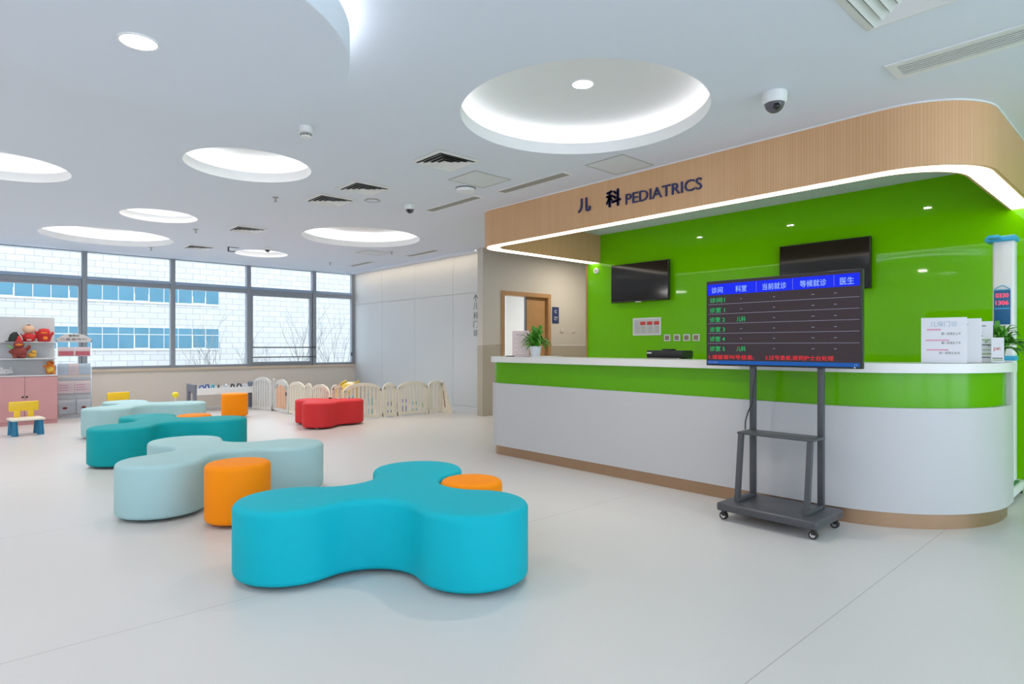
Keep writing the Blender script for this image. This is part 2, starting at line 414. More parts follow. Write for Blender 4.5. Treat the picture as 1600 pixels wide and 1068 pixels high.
# ------------------------------------------------------------------ outside
m, nt, b = newmat('pale_stone_cladding'); M['cladding'] = m
tc = nt.nodes.new('ShaderNodeTexCoord'); mp = nt.nodes.new('ShaderNodeMapping'); mp.inputs['Rotation'].default_value = (PI/2, 0, 0)
nt.links.new(tc.outputs['Object'], mp.inputs['Vector'])
br = nt.nodes.new('ShaderNodeTexBrick'); br.offset = .5
br.inputs['Color1'].default_value = (.41, .385, .36, 1); br.inputs['Color2'].default_value = (.455, .43, .40, 1); br.inputs['Mortar'].default_value = (.23, .22, .21, 1)
br.inputs['Scale'].default_value = 1; br.inputs['Mortar Size'].default_value = .018; br.inputs['Mortar Smooth'].default_value = .1
br.inputs['Brick Width'].default_value = 1.13; br.inputs['Row Height'].default_value = .515
nt.links.new(mp.outputs[0], br.inputs['Vector']); nt.links.new(br.outputs['Color'], b.inputs['Base Color']); b.inputs['Roughness'].default_value = .6
M['bluepane'] = mat('blue_tinted_glass', (.07, .175, .23, 1), .2, noise=.25, scale=.45, spec=.25)
M['whiteframe'] = mat('white_window_frame', (.5, .5, .5, 1), .5)
M['ground'] = mat('outdoor_paving', (.42, .42, .40, 1), .9, noise=.1, scale=.5)
struct(MB().box(-60, 90, YW+.3, 60, -.8, -.6).build('ground', M['ground'], smooth=0))
bd = thing('office_building', 'pale stone clad building with two rows of blue windows, outside the windows', 'building', (0, 60, 0))
MB().box(-45, 75, 0, 14, -.6, 17).build('facade', M['cladding'], bd, smooth=0)
for zb, zt, tr in ((5.05, 6.72, 5.7), (1.03, 2.85, 2.22)):
    for i in range(15):
        x1 = 18.0-1.13*i; x0 = x1-1.13
        f = MB()
        f.box(x0, x0+.025, -.04, .02, zb, zt); f.box(x1-.025, x1, -.04, .02, zb, zt)
        f.box(x0, x1, -.10, .02, zb-.16, zb); f.box(x0+.04, x1-.04, -.06, .02, zt-.05, zt)
        if zb < 3: f.box(x0+.04, x1-.04, -.06, .02, tr-.03, tr+.03)
        if i % 4 == 1:
            f.box(x0+.025, x0+.07, -.045, .02, zb, tr); f.box(x1-.07, x1-.025, -.045, .02, zb, tr); f.box(x0+.07, x1-.07, -.045, .02, zb, zb+.06)
        w = f.build('window', M['whiteframe'], bd, smooth=0)
        MB().box(x0+.04, x1-.04, -.03, .01, zb, zt-.05).build('pane', M['bluepane'], w, smooth=0)
M['twig'] = mat('bare_bark', (.20, .19, .17, 1), .9, noise=.2)
M['paleleaf'] = mat('pale_shrub_leaves', (.34, .42, .33, 1), .8, noise=.2, scale=5)
def shrub(x, y, h, n, seed, lab, leafy=0):
    rn = random.Random(seed); t = thing('bare_shrub', lab, 'shrub', (x, y, -.6), 0, 'bare shrubs outside the windows')
    k = MB()
    def grow(p, d, l, r, lv):
        pts = [p]; q = Vector(p); dd = Vector(d)
        for _ in range(4):
            dd = (dd+Vector((rn.uniform(-.12, .12), rn.uniform(-.12, .12), .05))).normalized(); q = q+dd*(l/4); pts.append(q.copy())
        k.tube(pts, [r*(1-.16*i) for i in range(5)], 5)
        if lv:
            for j in range(rn.choice((2, 3))):
                s = pts[rn.choice((2, 3, 4))]; a = rn.uniform(0, 2*PI)
                grow(s, (dd+Vector((math.cos(a)*.55, math.sin(a)*.55, .1))).normalized(), l*rn.uniform(.45, .7), r*.55, lv-1)
    for i in range(n):
        a = rn.uniform(0, 2*PI); sl = rn.uniform(.1, .42)
        grow(Vector((rn.uniform(-.1, .1), rn.uniform(-.1, .1), 0)), Vector((math.cos(a)*sl, math.sin(a)*sl, 1)).normalized(), h*rn.uniform(.5, .72), .012*h/1.6, 2)
    k.build('branches', M['twig'], t)
    if leafy:
        lf = MB()
        for i in range(leafy):
            c = Vector((rn.gauss(0, .45), rn.gauss(0, .35), rn.uniform(.5, 1.15))); a = Vector((rn.uniform(-1, 1), rn.uniform(-1, 1), rn.uniform(-1, 1))).normalized(); q = a.orthogonal().normalized(); sz = rn.uniform(.02, .04)
            v = [lf.bm.verts.new(c+a*sz*1.6*i2+q*sz*j2) for i2, j2 in ((-1, 0), (0, -.6), (1, 0), (0, .6))]; lf.bm.faces.new(v)
        lf.build('leaves', M['paleleaf'], t, smooth=0)
shrub(8.9, 20.5, 2.75, 7, 3, 'tall bare shrub with two forked stems outside the right-hand window')
shrub(10.3, 20.8, 2.7, 6, 8, 'bare shrub at the right edge of the right-hand window')
shrub(7.3, 21.0, 1.9, 8, 4, 'low bare shrub behind the window with the safety bars', 160)
shrub(8.75, 23.4, 1.8, 7, 12, 'low twiggy shrub behind the right part of the safety bars', 160)
shrub(5.75, 20.0, 2.5, 6, 5, 'bare shrub with a leaning stem outside the third window from the right', 260)

# ------------------------------------------------------------------ ceiling lights
def ring_light(x, y, r, down, lab):
    t = thing('recessed_ceiling_light', lab, 'ceiling light', (x, y, ZC), 0, 'round recesses in the ceiling')
    n = NR; t1, t2, zt, w2 = .095, .085, .235, .15
    k = MB(); k.lathe([(r, 0), (r, t1), (r+.03, t1), (r+.03, t2-.01), (r+.012, 0)], n=n, cap0=False, cap1=False); k.build('rim', M['cove'], t)
    k = MB(); k.lathe([(r+.025, t2-.012), (r+w2, t2-.012), (r+w2, zt-.03), (r+w2-.03, zt), (.01, zt)], n=n, cap0=False, cap1=True); k.build('cove', M['cove'], t)
    k = MB(); k.lathe([(r+.05, t2-.01), (r+.09, t2-.01), (r+.09, t2+.004), (r+.05, t2+.004), (r+.05, t2-.01)], n=n, cap0=False, cap1=False); k.build('light_strip', M['led'] if down else M['led_small'], t)
    if down:
        k = MB(); k.lathe([(.075, zt-.006), (.085, zt-.006), (.088, zt), (.075, zt)], n=40, cap0=False, cap1=False); d = k.build('downlight_trim', M['cove'], t)
        MB().lathe([(.001, zt-.004), (.075, zt-.004), (.075, zt-.001)], n=40).build('downlight', M['downlight'], t)
    return t
for a in rings: ring_light(*a)
lamp(3.423, 2.985, ZC+.225, 9, .15, spread=115)
for a in rings[1:]: lamp(a[0], a[1], ZC+.22, 8 if a[2] < .7 else 15, a[2]*1.2, spread=115)

# hanging disc
t = thing('hanging_ceiling_disc', 'big round white disc hung below the ceiling with a downlight, top left', 'ceiling disc', (.695, 3.288, 0))
MB().lathe([(.01, 2.65), (.895, 2.65), (.90, 2.655), (.90, 2.805), (.895, 2.81), (.01, 2.81)], n=128).build('disc', M['ceiling'], t)
MB().lathe([(.80, 2.812), (.84, 2.812), (.84, 2.83), (.80, 2.83), (.80, 2.812)], n=96, cap0=False, cap1=False).build('light_strip', mat('led_strip_disc', (1, .98, .95, 1), .5, emit=7), t)
for i in range(3): MB().cyl((.5*math.cos(2.1*i), .5*math.sin(2.1*i), 2.81), (.5*math.cos(2.1*i), .5*math.sin(2.1*i), ZC), .012).build('hanger', M['chrome'], t)
MB().lathe([(.078, 2.644), (.088, 2.644), (.09, 2.65), (.078, 2.65)], c=(-.05, .06), n=40, cap0=False, cap1=False).build('downlight_trim', M['cove'], t)
MB().lathe([(.001, 2.646), (.078, 2.646), (.078, 2.649)], c=(-.05, .06), n=40).build('downlight', M['downlight'], t)
lamp(.645, 3.348, 2.64, 7, .15)

# ------------------------------------------------------------------ canopy over the counter
def fillet(pts, radii, n=24):
    """open 2D polyline with rounded inner corners"""
    out = [Vector(pts[0])]
    for i in range(1, len(pts)-1):
        p, a, c = Vector(pts[i]), Vector(pts[i-1]), Vector(pts[i+1]); r = radii[i-1]
        u = (a-p).normalized(); v = (c-p).normalized(); ang = u.angle(v); d = r/math.tan(ang/2)
        cen = p+(u+v).normalized()*(r/math.sin(ang/2)); s = p+u*d-cen; e = p+v*d-cen
        a0 = math.atan2(s.y, s.x); a1 = math.atan2(e.y, e.x); da = (a1-a0+PI) % (2*PI)-PI
        out += [cen+Vector((math.cos(a0+da*k/n), math.sin(a0+da*k/n)))*r for k in range(n+1)]
    out.append(Vector(pts[-1])); return out
def canopy_path(off):
    l, r = off*1.45, off*1.3
    return fillet([(XG, 6.08-l), (4.9+off, 6.08-l), (4.9+off, .89+r), (XG, .89+r)], [max(.30-off*.6, .02), max(.58-off*.8, .02)])
def wall_uv(bm):
    pass
def band(oa, ob, z0, z1, pathf, material, name, parent, uv=False, smooth=35):
    a, b2 = pathf(oa), pathf(ob); k = MB()
    loop = [[(p.x, p.y, z0) for p in a], [(p.x, p.y, z1) for p in a], [(p.x, p.y, z1) for p in b2], [(p.x, p.y, z0) for p in b2], [(p.x, p.y, z0) for p in a]]
    k.loops(loop, cap0=False, cap1=False, closed=False)
    for i in (0, -1): 
        vs = [k.bm.verts.new(lp[i]) for lp in loop[:4]]; k.bm.faces.new(vs)
    bmesh.ops.remove_doubles(k.bm, verts=k.bm.verts, dist=1e-5)
    if uv:
        acc = [0.0]
        for p, q in zip(a, a[1:]): acc.append(acc[-1]+(q-p).length)
        pa = [(p, s) for p, s in zip(a, acc)]+[(p, s) for p, s in zip(b2, acc)]
        lut = {(round(p.x, 4), round(p.y, 4)): s for p, s in pa}
        ul = k.bm.loops.layers.uv.new('UVMap')
        for f in k.bm.faces:
            for l in f.loops: l[ul].uv = (lut.get((round(l.vert.co.x, 4), round(l.vert.co.y, 4)), 0), l.vert.co.z)
    return k.build(name, material, parent, smooth)
can = thing('reception_canopy', 'rounded ribbed wood canopy with a glowing underside above the reception counter', 'canopy', (0, 0, 0))
band(0, .02, 2.452, ZC-.012, canopy_path, M['oak'], 'outer_cladding', can, True)
band(.13, .145, 2.4475, 2.859, canopy_path, M['oak'], 'inner_cladding', can, True)
band(.02, .13, 2.447, 2.47, canopy_path, M['led_canopy'], 'light_strip', can)
band(-.006, .02, ZC-.014, ZC-.001, canopy_path, M['plastic_white'], 'top_trim', can)
k = MB(); k.prism([(p.x, p.y) for p in canopy_path(.025)], 2.86, 2.88); k.build('soffit', M['ceiling'], can, smooth=0)
k = MB()
XF = 4.9
k.text('儿', (XF-.001, 4.335, 2.612), (0, -1, 0), (0, 0, 1), h=.148, w=.175, depth=.012, bold=.026)
lt = k.build('lettering', M['navy'], can, smooth=0); lt['label'] = 'first navy sign character'; k = MB()
[k.text('科', (XF-.001, 3.955+dy, 2.606+dz), (0, -1, 0), (0, 0, 1), h=.165, w=.18, depth=.012, bold=.008) for dy, dz in ((0, 0), (-.008, 0), (-.004, .006))]
lt = k.build('lettering', M['navy'], can, smooth=0); lt['label'] = 'second navy sign character'; k = MB()
k.text('PEDIATRICS', (XF-.001, 3.710, 2.597), (0, -1, 0), (0, 0, 1), h=.105, w=.835, depth=.012, bold=.004)
lt = k.build('lettering', M['navy'], can, smooth=0); lt['label'] = 'navy raised sign lettering'
for i, (x, y) in enumerate(((5.95, 4.92), (5.87, 3.6), (5.72, 2.05))):
    d = thing('canopy_downlight', ('left-hand', 'middle', 'right-hand')[i]+' small round downlight in the ceiling inside the wood canopy', 'ceiling light', (x, y, 2.86), 0, 'downlights inside the canopy')
    MB().lathe([(.042, -.012), (.055, -.012), (.058, -.001), (.042, -.001)], n=28, cap0=False, cap1=False).build('trim', M['cove'], d)
    MB().lathe([(.001, -.006), (.042, -.006), (.042, -.001)], n=28).build('lens', M['downlight'], d)
    lamp(x, y, 2.845, 2.4, .08)

# ------------------------------------------------------------------ reception counter
CL, CR, RL, RR, XB, XE = 5.368, .81, .25, .935, 4.45, 5.53
def cpath(off): return fillet([(5.35, CL-off), (XB+off, CL-off), (XB+off, CR+off), (XE, CR+off)], [max(RL-off, .02), max(RR-off, .02)], 32)
ctr = thing('reception_counter', 'long white reception counter with a green band and copper kick plate', 'counter', (0, 0, 0))
band(.035, .10, 0, .105, cpath, M['copper'], 'kick_plate', ctr)
band(0, .12, .105, .795, cpath, M['body'], 'body', ctr)
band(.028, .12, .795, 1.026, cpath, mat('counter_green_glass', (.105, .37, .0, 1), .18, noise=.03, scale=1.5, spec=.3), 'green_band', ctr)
band(-.02, .38, 1.026, 1.088, cpath, M['slab'], 'countertop', ctr)
MB().box(5.44, XE, CR, CR+.10, .795, 1.026).build('end_panel', M['body'], ctr, smooth=0)
MB().box(4.6, 5.28, 1.78, 5.05, .74, .775, .004).build('desk_top', M['slab'], ctr, smooth=0)
MB().box(4.6, 5.25, 1.8, 1.84, 0, .74).build('desk_leg', M['body'], ctr, smooth=0); MB().box(4.6, 5.25, 5.0, 5.04, 0, .74).build('desk_leg', M['body'], ctr, smooth=0)

# ------------------------------------------------------------------ door, wall signs
d = MB(); fw = .075
for xx in ((DX0-.01, DX0+fw-.01), (DX1-fw+.01, DX1+.01)): d.box(xx[0], xx[1], YD-.02, YD+.15, 0, DZ+.01, .004)
d.box(DX0+fw-.01, DX1-fw+.01, YD-.02, YD+.15, DZ-fw+.01, DZ+.01, .004)
dr = struct(d.build('door_1', M['wood_door'], smooth=0))
lf = MB(); lf.box(7.80, DX1-fw+.012, YD+.055, YD+.095, .005, DZ-fw+.012, .003).build('door_leaf', M['wood_door'], dr, smooth=0)
MB().box(7.785, 7.80, YD+.05, YD+.10, .005, DZ-fw+.01).build('leaf_edge', M['darkgrey'], dr, smooth=0)
sg = thing('door_sign', 'navy blue upright sign plate beside the open wooden door', 'sign', (8.515, YD, 1.80))
MB().box(-.09, .09, -.012, 0, -.155, .155, .003).build('plate', M['scale_panel'] if 0 else mat('navy_plate', (.025, .045, .14, 1), .4), sg, smooth=0)
k = MB(); k.text('C', (-.03, -.012, .04), (1, 0, 0), (0, 0, 1), h=.06, bold=.02); k.build('emblem', M['plastic_white'], sg, smooth=0); k = MB(); k.text('诊查室', (-.05, -.012, -.06), (1, 0, 0), (0, 0, 1), w=.10); k.build('lettering', M['plastic_white'], sg, smooth=0); k = MB(); k.text('Room', (-.05, -.012, -.095), (1, 0, 0), (0, 0, 1), w=.085)
k.build('lettering', M['plastic_white'], sg, smooth=0)
for i, x in enumerate((8.69, 9.03)):
    s = thing('light_switch', ('beige light switch nearest the navy door sign', 'beige light switch nearest the green wall')[i], 'switch', (x, YD, 1.505), 0, 'light switches right of the door')
    MB().box(-.043, .043, -.01, 0, -.043, .043, .003).build('plate', M['beige'], s); MB().box(-.022, .022, -.014, -.01, -.03, .03, .002).build('rocker', M['beige'], s)
k = MB()
ax, az = 8.667, 2.02
def wt(ch, z0, h): k.text(ch, (XP, 8.735, z0), (0, -1, 0), (0, 0, 1), h=h, w=.135, depth=.004, bold=.004)
k.bar((XP-.002, ax, 2.02), (XP-.002, ax, 2.135), .016, .004, (1, 0, 0))
k.bar((XP-.002, ax, 2.14), (XP-.002, ax+.06, 2.07), .016, .004, (1, 0, 0)); k.bar((XP-.002, ax, 2.14), (XP-.002, ax-.06, 2.07), .016, .004, (1, 0, 0))
wt('儿', 1.875, .125); wt('科', 1.70, .125); wt('门', 1.54, .125); wt('诊', 1.385, .125)
tag(k.build('wall_lettering', mat('grey_lettering', (.16, .17, .17, 1), .5), smooth=0), 'grey upright lettering with an arrow at the end of the pale panelled wall', 'sign')
t = thing('smoke_alarm', 'round white alarm at the top left corner of the green wall', 'alarm', (XG, 5.94, 2.335))
MB().lathe([(.045, 0), (.045, .02), (.038, .03), (.001, .03)], n=28).build('housing', M['plastic_white'], t).rotation_euler = (0, -PI/2, 0)
MB().lathe([(.022, .03), (.018, .038), (.001, .038)], n=20).build('sensor', M['ventgrey'], t).rotation_euler = (0, -PI/2, 0)

# wall screens, notice, sockets on the green wall
def wall_screen(y0, y1, z0, z1, lab):
    t = thing('wall_screen', lab, 'television', (XG, (y0+y1)/2, (z0+z1)/2), 0, 'black screens on the green wall')
    w, h = (y1-y0)/2, (z1-z0)/2
    MB().box(-.09, -.05, -w, w, -h, h, .006).build('casing', M['black'], t)
    MB().box(-.092, -.088, -w+.012, w-.012, -h+.02, h-.012).build('screen', M['black_gloss'], t, smooth=0)
    MB().box(-.05, -.001, -.2, .2, -.15, .15).build('wall_mount', M['darkgrey'], t, smooth=0)
    MB().box(-.10, -.08, -.05, .05, -h-.012, -h+.002, .003).build('sensor_bar', M['chrome'], t)
s1, s2 = 7.03/6.5, 7.03/6.5
wall_screen(4.281*s1, 5.177*s1, 1.2+.58*s1, 1.2+1.08*s1, 'black wall screen at the left of the green wall above the paper notice')
wall_screen(2.027*s1, 2.91*s1, 1.2+.563*s1, 1.2+1.066*s1, 'black wall screen partly hidden behind the rolling information display')
q = XG/6.6
t = thing('wall_notice', 'white framed paper notice with red boxes on the green wall', 'notice', (XG, 4.664*q, 1.2+.2565*q))
MB().box(-.012, 0, -.215*q, .215*q, -.114*q, .114*q, .003).build('frame', M['paper'], t, smooth=0)
MB().box(-.0135, -.011, -.195*q, .195*q, -.095*q, .095*q).build('sheet', M['shelf'], t, smooth=0)
k = MB(); k2 = MB()
for i in range(3):
    yc = .055*q-.105*q*i
    k.box(-.0145, -.013, yc-.04*q, yc+.04*q, .02*q, .065*q)
    for j in range(6): k2.box(-.0145, -.013, yc-.04*q, yc+.035*q-.01*((i+j) % 3), -.005*q-.014*q*j, .000*q-.014*q*j)
for j in range(7): k2.box(-.0145, -.013, .105*q, .185*q, .06*q-.022*q*j, .066*q-.022*q*j)
k.build('red_boxes', M['ink_red'], t, smooth=0); k2.build('printed_lines', M['ventgrey'], t, smooth=0)
for i, yc in enumerate((4.3565, 4.2185, 4.082, 3.953)):
    t = thing('wall_socket', ('leftmost', 'second from left', 'second from right', 'rightmost')[i]+' of the four square sockets in a row on the green wall', 'socket', (XG, yc*q, 1.2+.108*q), 0, 'sockets on the green wall')
    MB().box(-.010, 0, -.046*q, .046*q, -.0415*q, .0415*q, .003).build('plate', M['plastic_white'], t, smooth=0)
    MB().box(-.012, -.009, -.031*q, .031*q, -.028*q, .028*q, .001).build('insert', mat('socket_insert', (.30, .22, .18, 1), .5) if i == 0 else bpy.data.materials['socket_insert'], t, smooth=0)

# ------------------------------------------------------------------ seats
def trilobe(off, a=.5595, r=.2906, q=.2606, n=26):
    b = (a+math.sqrt(a*a-4*(a*a-(r+q)**2)))/2; pts = []
    for k in range(3):
        t = k*2*PI/3; L = Vector((a*math.cos(t), a*math.sin(t)))
        Q0 = Vector((b*math.cos(t-PI/3), b*math.sin(t-PI/3))); Q1 = Vector((b*math.cos(t+PI/3), b*math.sin(t+PI/3)))
        a0 = math.atan2(Q0.y-L.y, Q0.x-L.x); a1 = math.atan2(Q1.y-L.y, Q1.x-L.x)
        while a1 < a0: a1 += 2*PI
        pts += [L+Vector((math.cos(a0+(a1-a0)*i/n), math.sin(a0+(a1-a0)*i/n)))*(r-off) for i in range(n+1)]
        L2 = Vector((a*math.cos(t+2*PI/3), a*math.sin(t+2*PI/3)))
        b0 = math.atan2(L.y-Q1.y, L.x-Q1.x); b1 = math.atan2(L2.y-Q1.y, L2.x-Q1.x)
        while b1 > b0: b1 -= 2*PI
        m2 = n//2
        pts += [Q1+Vector((math.cos(b0+(b1-b0)*i/m2), math.sin(b0+(b1-b0)*i/m2)))*(q+off) for i in range(1, m2)]
    return pts
def seat_profile(h, rt=.032, rb=.03):
    p = [(.06, .022), (rb+.004, .022)]
    p += [(rb-rb*math.sin(u), .022+rb-rb*math.cos(u)) for u in (0, .4, .8, 1.2, PI/2)]
    p += [(0, h*.5)]
    p += [(rt-rt*math.cos(u), h-.006-rt+rt*math.sin(u)) for u in (0, .3, .6, .9, 1.2, PI/2)]
    p += [(.05, h-.004), (.10, h-.001), (.16, h)]
    return p
def bench(x, y, th, h, material, lab, sc=1.0, **shape):
    t = thing('lobed_bench', lab, 'bench', (x, y, 0), th, 'three-lobed upholstered benches')
    k = MB(); k.loops([[(p.x*sc, p.y*sc, z) for p in trilobe(off/sc, **shape)] for off, z in seat_profile(h)])
    k.build('upholstery', material, t, 60)
    for i in range(3):
        for rr, da in ((.66, 0), (.40, .12)):
            a = 2*PI*i/3+da; rr *= sc
            MB().cyl((rr*math.cos(a), rr*math.sin(a), 0), (rr*math.cos(a), rr*math.sin(a), .024), .022).build('foot', M['plastic_white'], t)
    return t
bench(1.8606, 3.0357, -1.339, .40, M['teal'], 'bright teal three-lobed bench in the foreground')
bench(1.5494, 5.2936, -.4058, .395, M['mint'], 'pale mint three-lobed bench behind the foreground orange stool')
bench(1.7101, 7.6096, 1.645, .395, M['teal2'], 'deep teal three-lobed bench between the two pale mint ones')
bench(1.9405, 9.9937, 1.711, .395, M['mint'], 'pale mint three-lobed bench farthest back, near the pink cabinet')
bench(4.20, 8.84, math.radians(-133), .385, M['red'], 'small red three-lobed bench in front of the cream play fence', .66, a=.5, r=.36, q=.40)
def stool(x, y, h, lab, r=.21):
    t = thing('round_stool', lab, 'stool', (x, y, 0), 0, 'orange drum stools')
    MB().lathe([(r-off, z) for off, z in seat_profile(h)], n=56).build('upholstery', M['orange'], t, 60)
    for i in range(3): MB().cyl((.14*math.cos(2.1*i-2), .14*math.sin(2.1*i-2), 0), (.14*math.cos(2.1*i-2), .14*math.sin(2.1*i-2), .024), .02).build('foot', M['plastic_white'], t)
stool(1.436, 4.372, .415, 'orange drum stool standing in front of the pale mint bench')
stool(2.334, 2.933, .395, 'orange drum stool half hidden behind the foreground teal bench', .188)
stool(2.11, 7.95, .395, 'orange drum stool showing only its top behind the deep teal bench', .188)
stool(3.52, 10.88, .41, 'orange drum stool in front of the activity table by the windows')

# ------------------------------------------------------------------ rolling display
st = thing('display_stand', 'dark grey wheeled stand carrying the information screen before the counter', 'stand', (4.14, 1.86, 0))
bx0, bx1, by0, by1 = -.235, .215, -.345, .325
MB().box(bx0, bx1, by0, by1, .066, .122, .014, 3).build('base_plate', M['darkgrey'], st)
for i, (x, y) in enumerate(((bx0+.05, by1-.03), (bx0+.05, by0+.04), (bx1-.05, by1-.03), (bx1-.05, by0+.04))):
    c = MB(); c.cyl((x, y, .07), (x, y, .055), .014); c.box(x-.015, x+.015, y-.018, y+.012, .026, .058, .004)
    c = c.build('caster', M['black'], st)
    MB().cyl((x-.012, y, .027), (x+.012, y, .027), .027, n=20).build('wheel', M['black'], c)
    MB().cyl((x-.014, y, .027), (x+.014, y, .027), .017, n=16).build('wheel_hub', M['chrome'], c)
for yy in (.232, -.237):
    MB().box(.097, .135, yy-.019, yy+.019, .122, 1.62, .004).build('upright', M['darkgrey'], st)
    MB().bar((-.115, yy, .122), (-.06, yy, .585), .036, .03, (0, 1, 0)).build('front_leg', M['darkgrey'], st)
    MB().box(-.13, .10, yy-.018, yy+.018, .122, .15, .003).build('foot_bar', M['darkgrey'], st)
MB().box(-.075, .125, -.262, .257, .585, .603, .005).build('shelf', M['darkgrey'], st)
MB().box(.105, .13, -.22, .22, 1.2, 1.26).build('cross_bar', M['darkgrey'], st, smooth=0)
k = MB(); k.tube([(.075, .19, 1.05), (.075, .195, 1.0), (.075, .21, .92), (.068, .215, .8), (.07, .25, .72), (.06, .262, .66), (.05, .258, .605)], .005)
tag(k.build('power_cable', M['black']), 'thin black cable hanging down the left post of the display stand', 'cable').location = (4.14, 1.86, 0)

tv = thing('information_screen', 'large switched-on waiting list screen with a blue header row on the stand', 'television', (4.19, 2.426, 1.058))
W, Hh = 1.072, .630
MB().box(0, .045, -W, 0, 0, Hh, .005).build('casing', M['black'], tv)
m, nt, b = newmat('lit_screen')
tc = nt.nodes.new('ShaderNodeTexCoord'); sp = nt.nodes.new('ShaderNodeSeparateXYZ'); nt.links.new(tc.outputs['Object'], sp.inputs[0])
b.inputs['Base Color'].default_value = (.010, .008, .009, 1); b.inputs['Roughness'].default_value = .12; b.inputs['Specular IOR Level'].default_value = .12
b.inputs['Emission Color'].default_value = (.050, .038, .046, 1); b.inputs['Emission Strength'].default_value = .6
MB().box(-.002, .004, -W+.010, -.010, .018, Hh-.012).build('screen', m, tv, smooth=0)
def emat(name, c, e=1.0):
    return mat(name, (.01, .01, .01, 1), .35, emit=e*.8, ecol=c, spec=.06)
EB = emat('screen_blue', (.004, .022, .92, 1), .9); EW = emat('screen_white', (.35, .55, 1, 1), .85); EG = emat('screen_green', (.01, .62, .16, 1), .75); ER = emat('screen_red', (.85, .03, .04, 1), .85); EL = emat('screen_lines', (.42, .44, .60, 1), .6); ET = emat('screen_taskbar', (.012, .11, .45, 1), .8)
R_, U_ = (0, -1, 0), (0, 0, 1)
MB().box(-.0035, -.0015, -1.060, -.014, .524, .605).build('header_bar', EB, tv, smooth=0)
MB().box(-.0035, -.0015, -1.060, -.012, .012, .038).build('task_bar', ET, tv, smooth=0)
k = MB()
for s, u0, u1 in (('诊间', .045, .135), ('科室', .235, .32), ('当前就诊', .436, .603), ('等候就诊', .693, .862), ('医生', .944, 1.027)): k.text(s, (-.0035, -u0, .537), R_, U_, w=u1-u0, h=.046, depth=.001, bold=.006)
k.build('header_text', EW, tv, smooth=0)
k = MB()
for s, z in (('诊间1', .467), ('诊室 1', .393), ('诊室 2', .322), ('诊室 3', .250), ('诊室 4', .179), ('诊室 5', .107)): k.text(s, (-.002, -.030, z), R_, U_, w=.122, h=.038, depth=.001, bold=.006)
for z in (.322, .108): k.text('儿科', (-.002, -.243, z), R_, U_, w=.068, h=.036, depth=.001, bold=.006)
k.build('row_text', EG, tv, smooth=0)
k = MB(); k.text('1.请留意叫号信息:', (-.002, -.024, .048), R_, U_, w=.35, h=.033, depth=.001, bold=.008); k.text('2.过号患者,请到护士台处理', (-.002, -.455, .048), R_, U_, w=.45, h=.033, depth=.001, bold=.008)
k.build('notice_text', ER, tv, smooth=0)
k = MB()
for z in (.455, .383, .312, .239, .165): k.box(-.003, -.0015, -1.058, -.019, z-.0012, z+.0012)
for u in (.391, .645, .908): k.box(-.0045, -.003, -u-.0008, -u+.0008, .53, .60)
for i, z in enumerate((.486, .414, .342, .27, .199, .127)):
    for u, w2 in ((.277, .006), (.517, .007), (.777, .009), (.916, .008)):
        if u == .277 and i in (2, 5): continue
        k.box(-.003, -.0015, -u-w2, -u+w2, z-.002, z+.002)
for u in (.02, .03, .045, .06, .07, .08, .09, 1.03, 1.04): k.box(-.0045, -.003, -u-.003, -u, .019, .030)
k.build('lines_and_dashes', EL, tv, smooth=0)
MB().cyl((-.002, -1.03, .009), (.002, -1.03, .009), .005).build('power_lamp', M['plastic_white'], tv)

# ------------------------------------------------------------------ things on the counter
def plant(x, y, z, lab, seed, n=60, R=.13, hh=.16, pr=.055, ph=.105):
    rn = random.Random(seed); t = thing('potted_plant', lab, 'plant', (x, y, z))
    MB().lathe([(pr*.72, 0), (pr*.75, .004), (pr*.98, ph-.004), (pr, ph), (pr*.9, ph), (pr*.88, ph-.012)], n=28, cap1=False).build('pot', M['pot'], t)
    MB().lathe([(.001, ph-.012), (pr*.88, ph-.012), (pr*.86, ph-.02)], n=20).build('soil', M['soil'], t)
    k = MB()
    for i in range(n):
        a = rn.uniform(0, 2*PI); out = rn.uniform(.25, 1.0)*R; up = hh*rn.uniform(.35, .95)*(1.1-.62*out/R); droop = rn.uniform(.01, .09)*out/R
        w = rn.uniform(.013, .024); d = Vector((math.cos(a), math.sin(a), 0)); sd = Vector((-d.y, d.x, 0))
        p0 = Vector((rn.uniform(-.5, .5)*pr, rn.uniform(-.5, .5)*pr, ph-.012)); prev = None
        for j in range(7):
            s = j/6; c = p0+d*out*s*1.15+Vector((0, 0, up*math.sin(s*PI*.66)*1.05-droop*s*s*1.3)); c.z = max(c.z, .03); ww = w*(math.sin(PI*min(1, .12+s*.88))**.8)+.0008
            if s < .35: ww = min(ww, .004+.02*max(0, s-.2))
            cur = [k.bm.verts.new(c-sd*ww), k.bm.verts.new(c-Vector((0, 0, ww*.35))), k.bm.verts.new(c+sd*ww)]
            if prev:
                for q in (0, 1): k.bm.faces.new((prev[q], prev[q+1], cur[q+1], cur[q]))
            prev = cur
    k.build('foliage', M['leaf'], t, 60)
    return t
plant(4.62, 4.70, 1.088, 'leafy green plant in a white pot at the left end of the counter', 5, 110, .175, .27, .066, .115)
plant(5.395, .885, 1.088, 'leafy green plant at the right end of the counter behind the paper sheets', 9, 120, .21, .26, .045, .08)

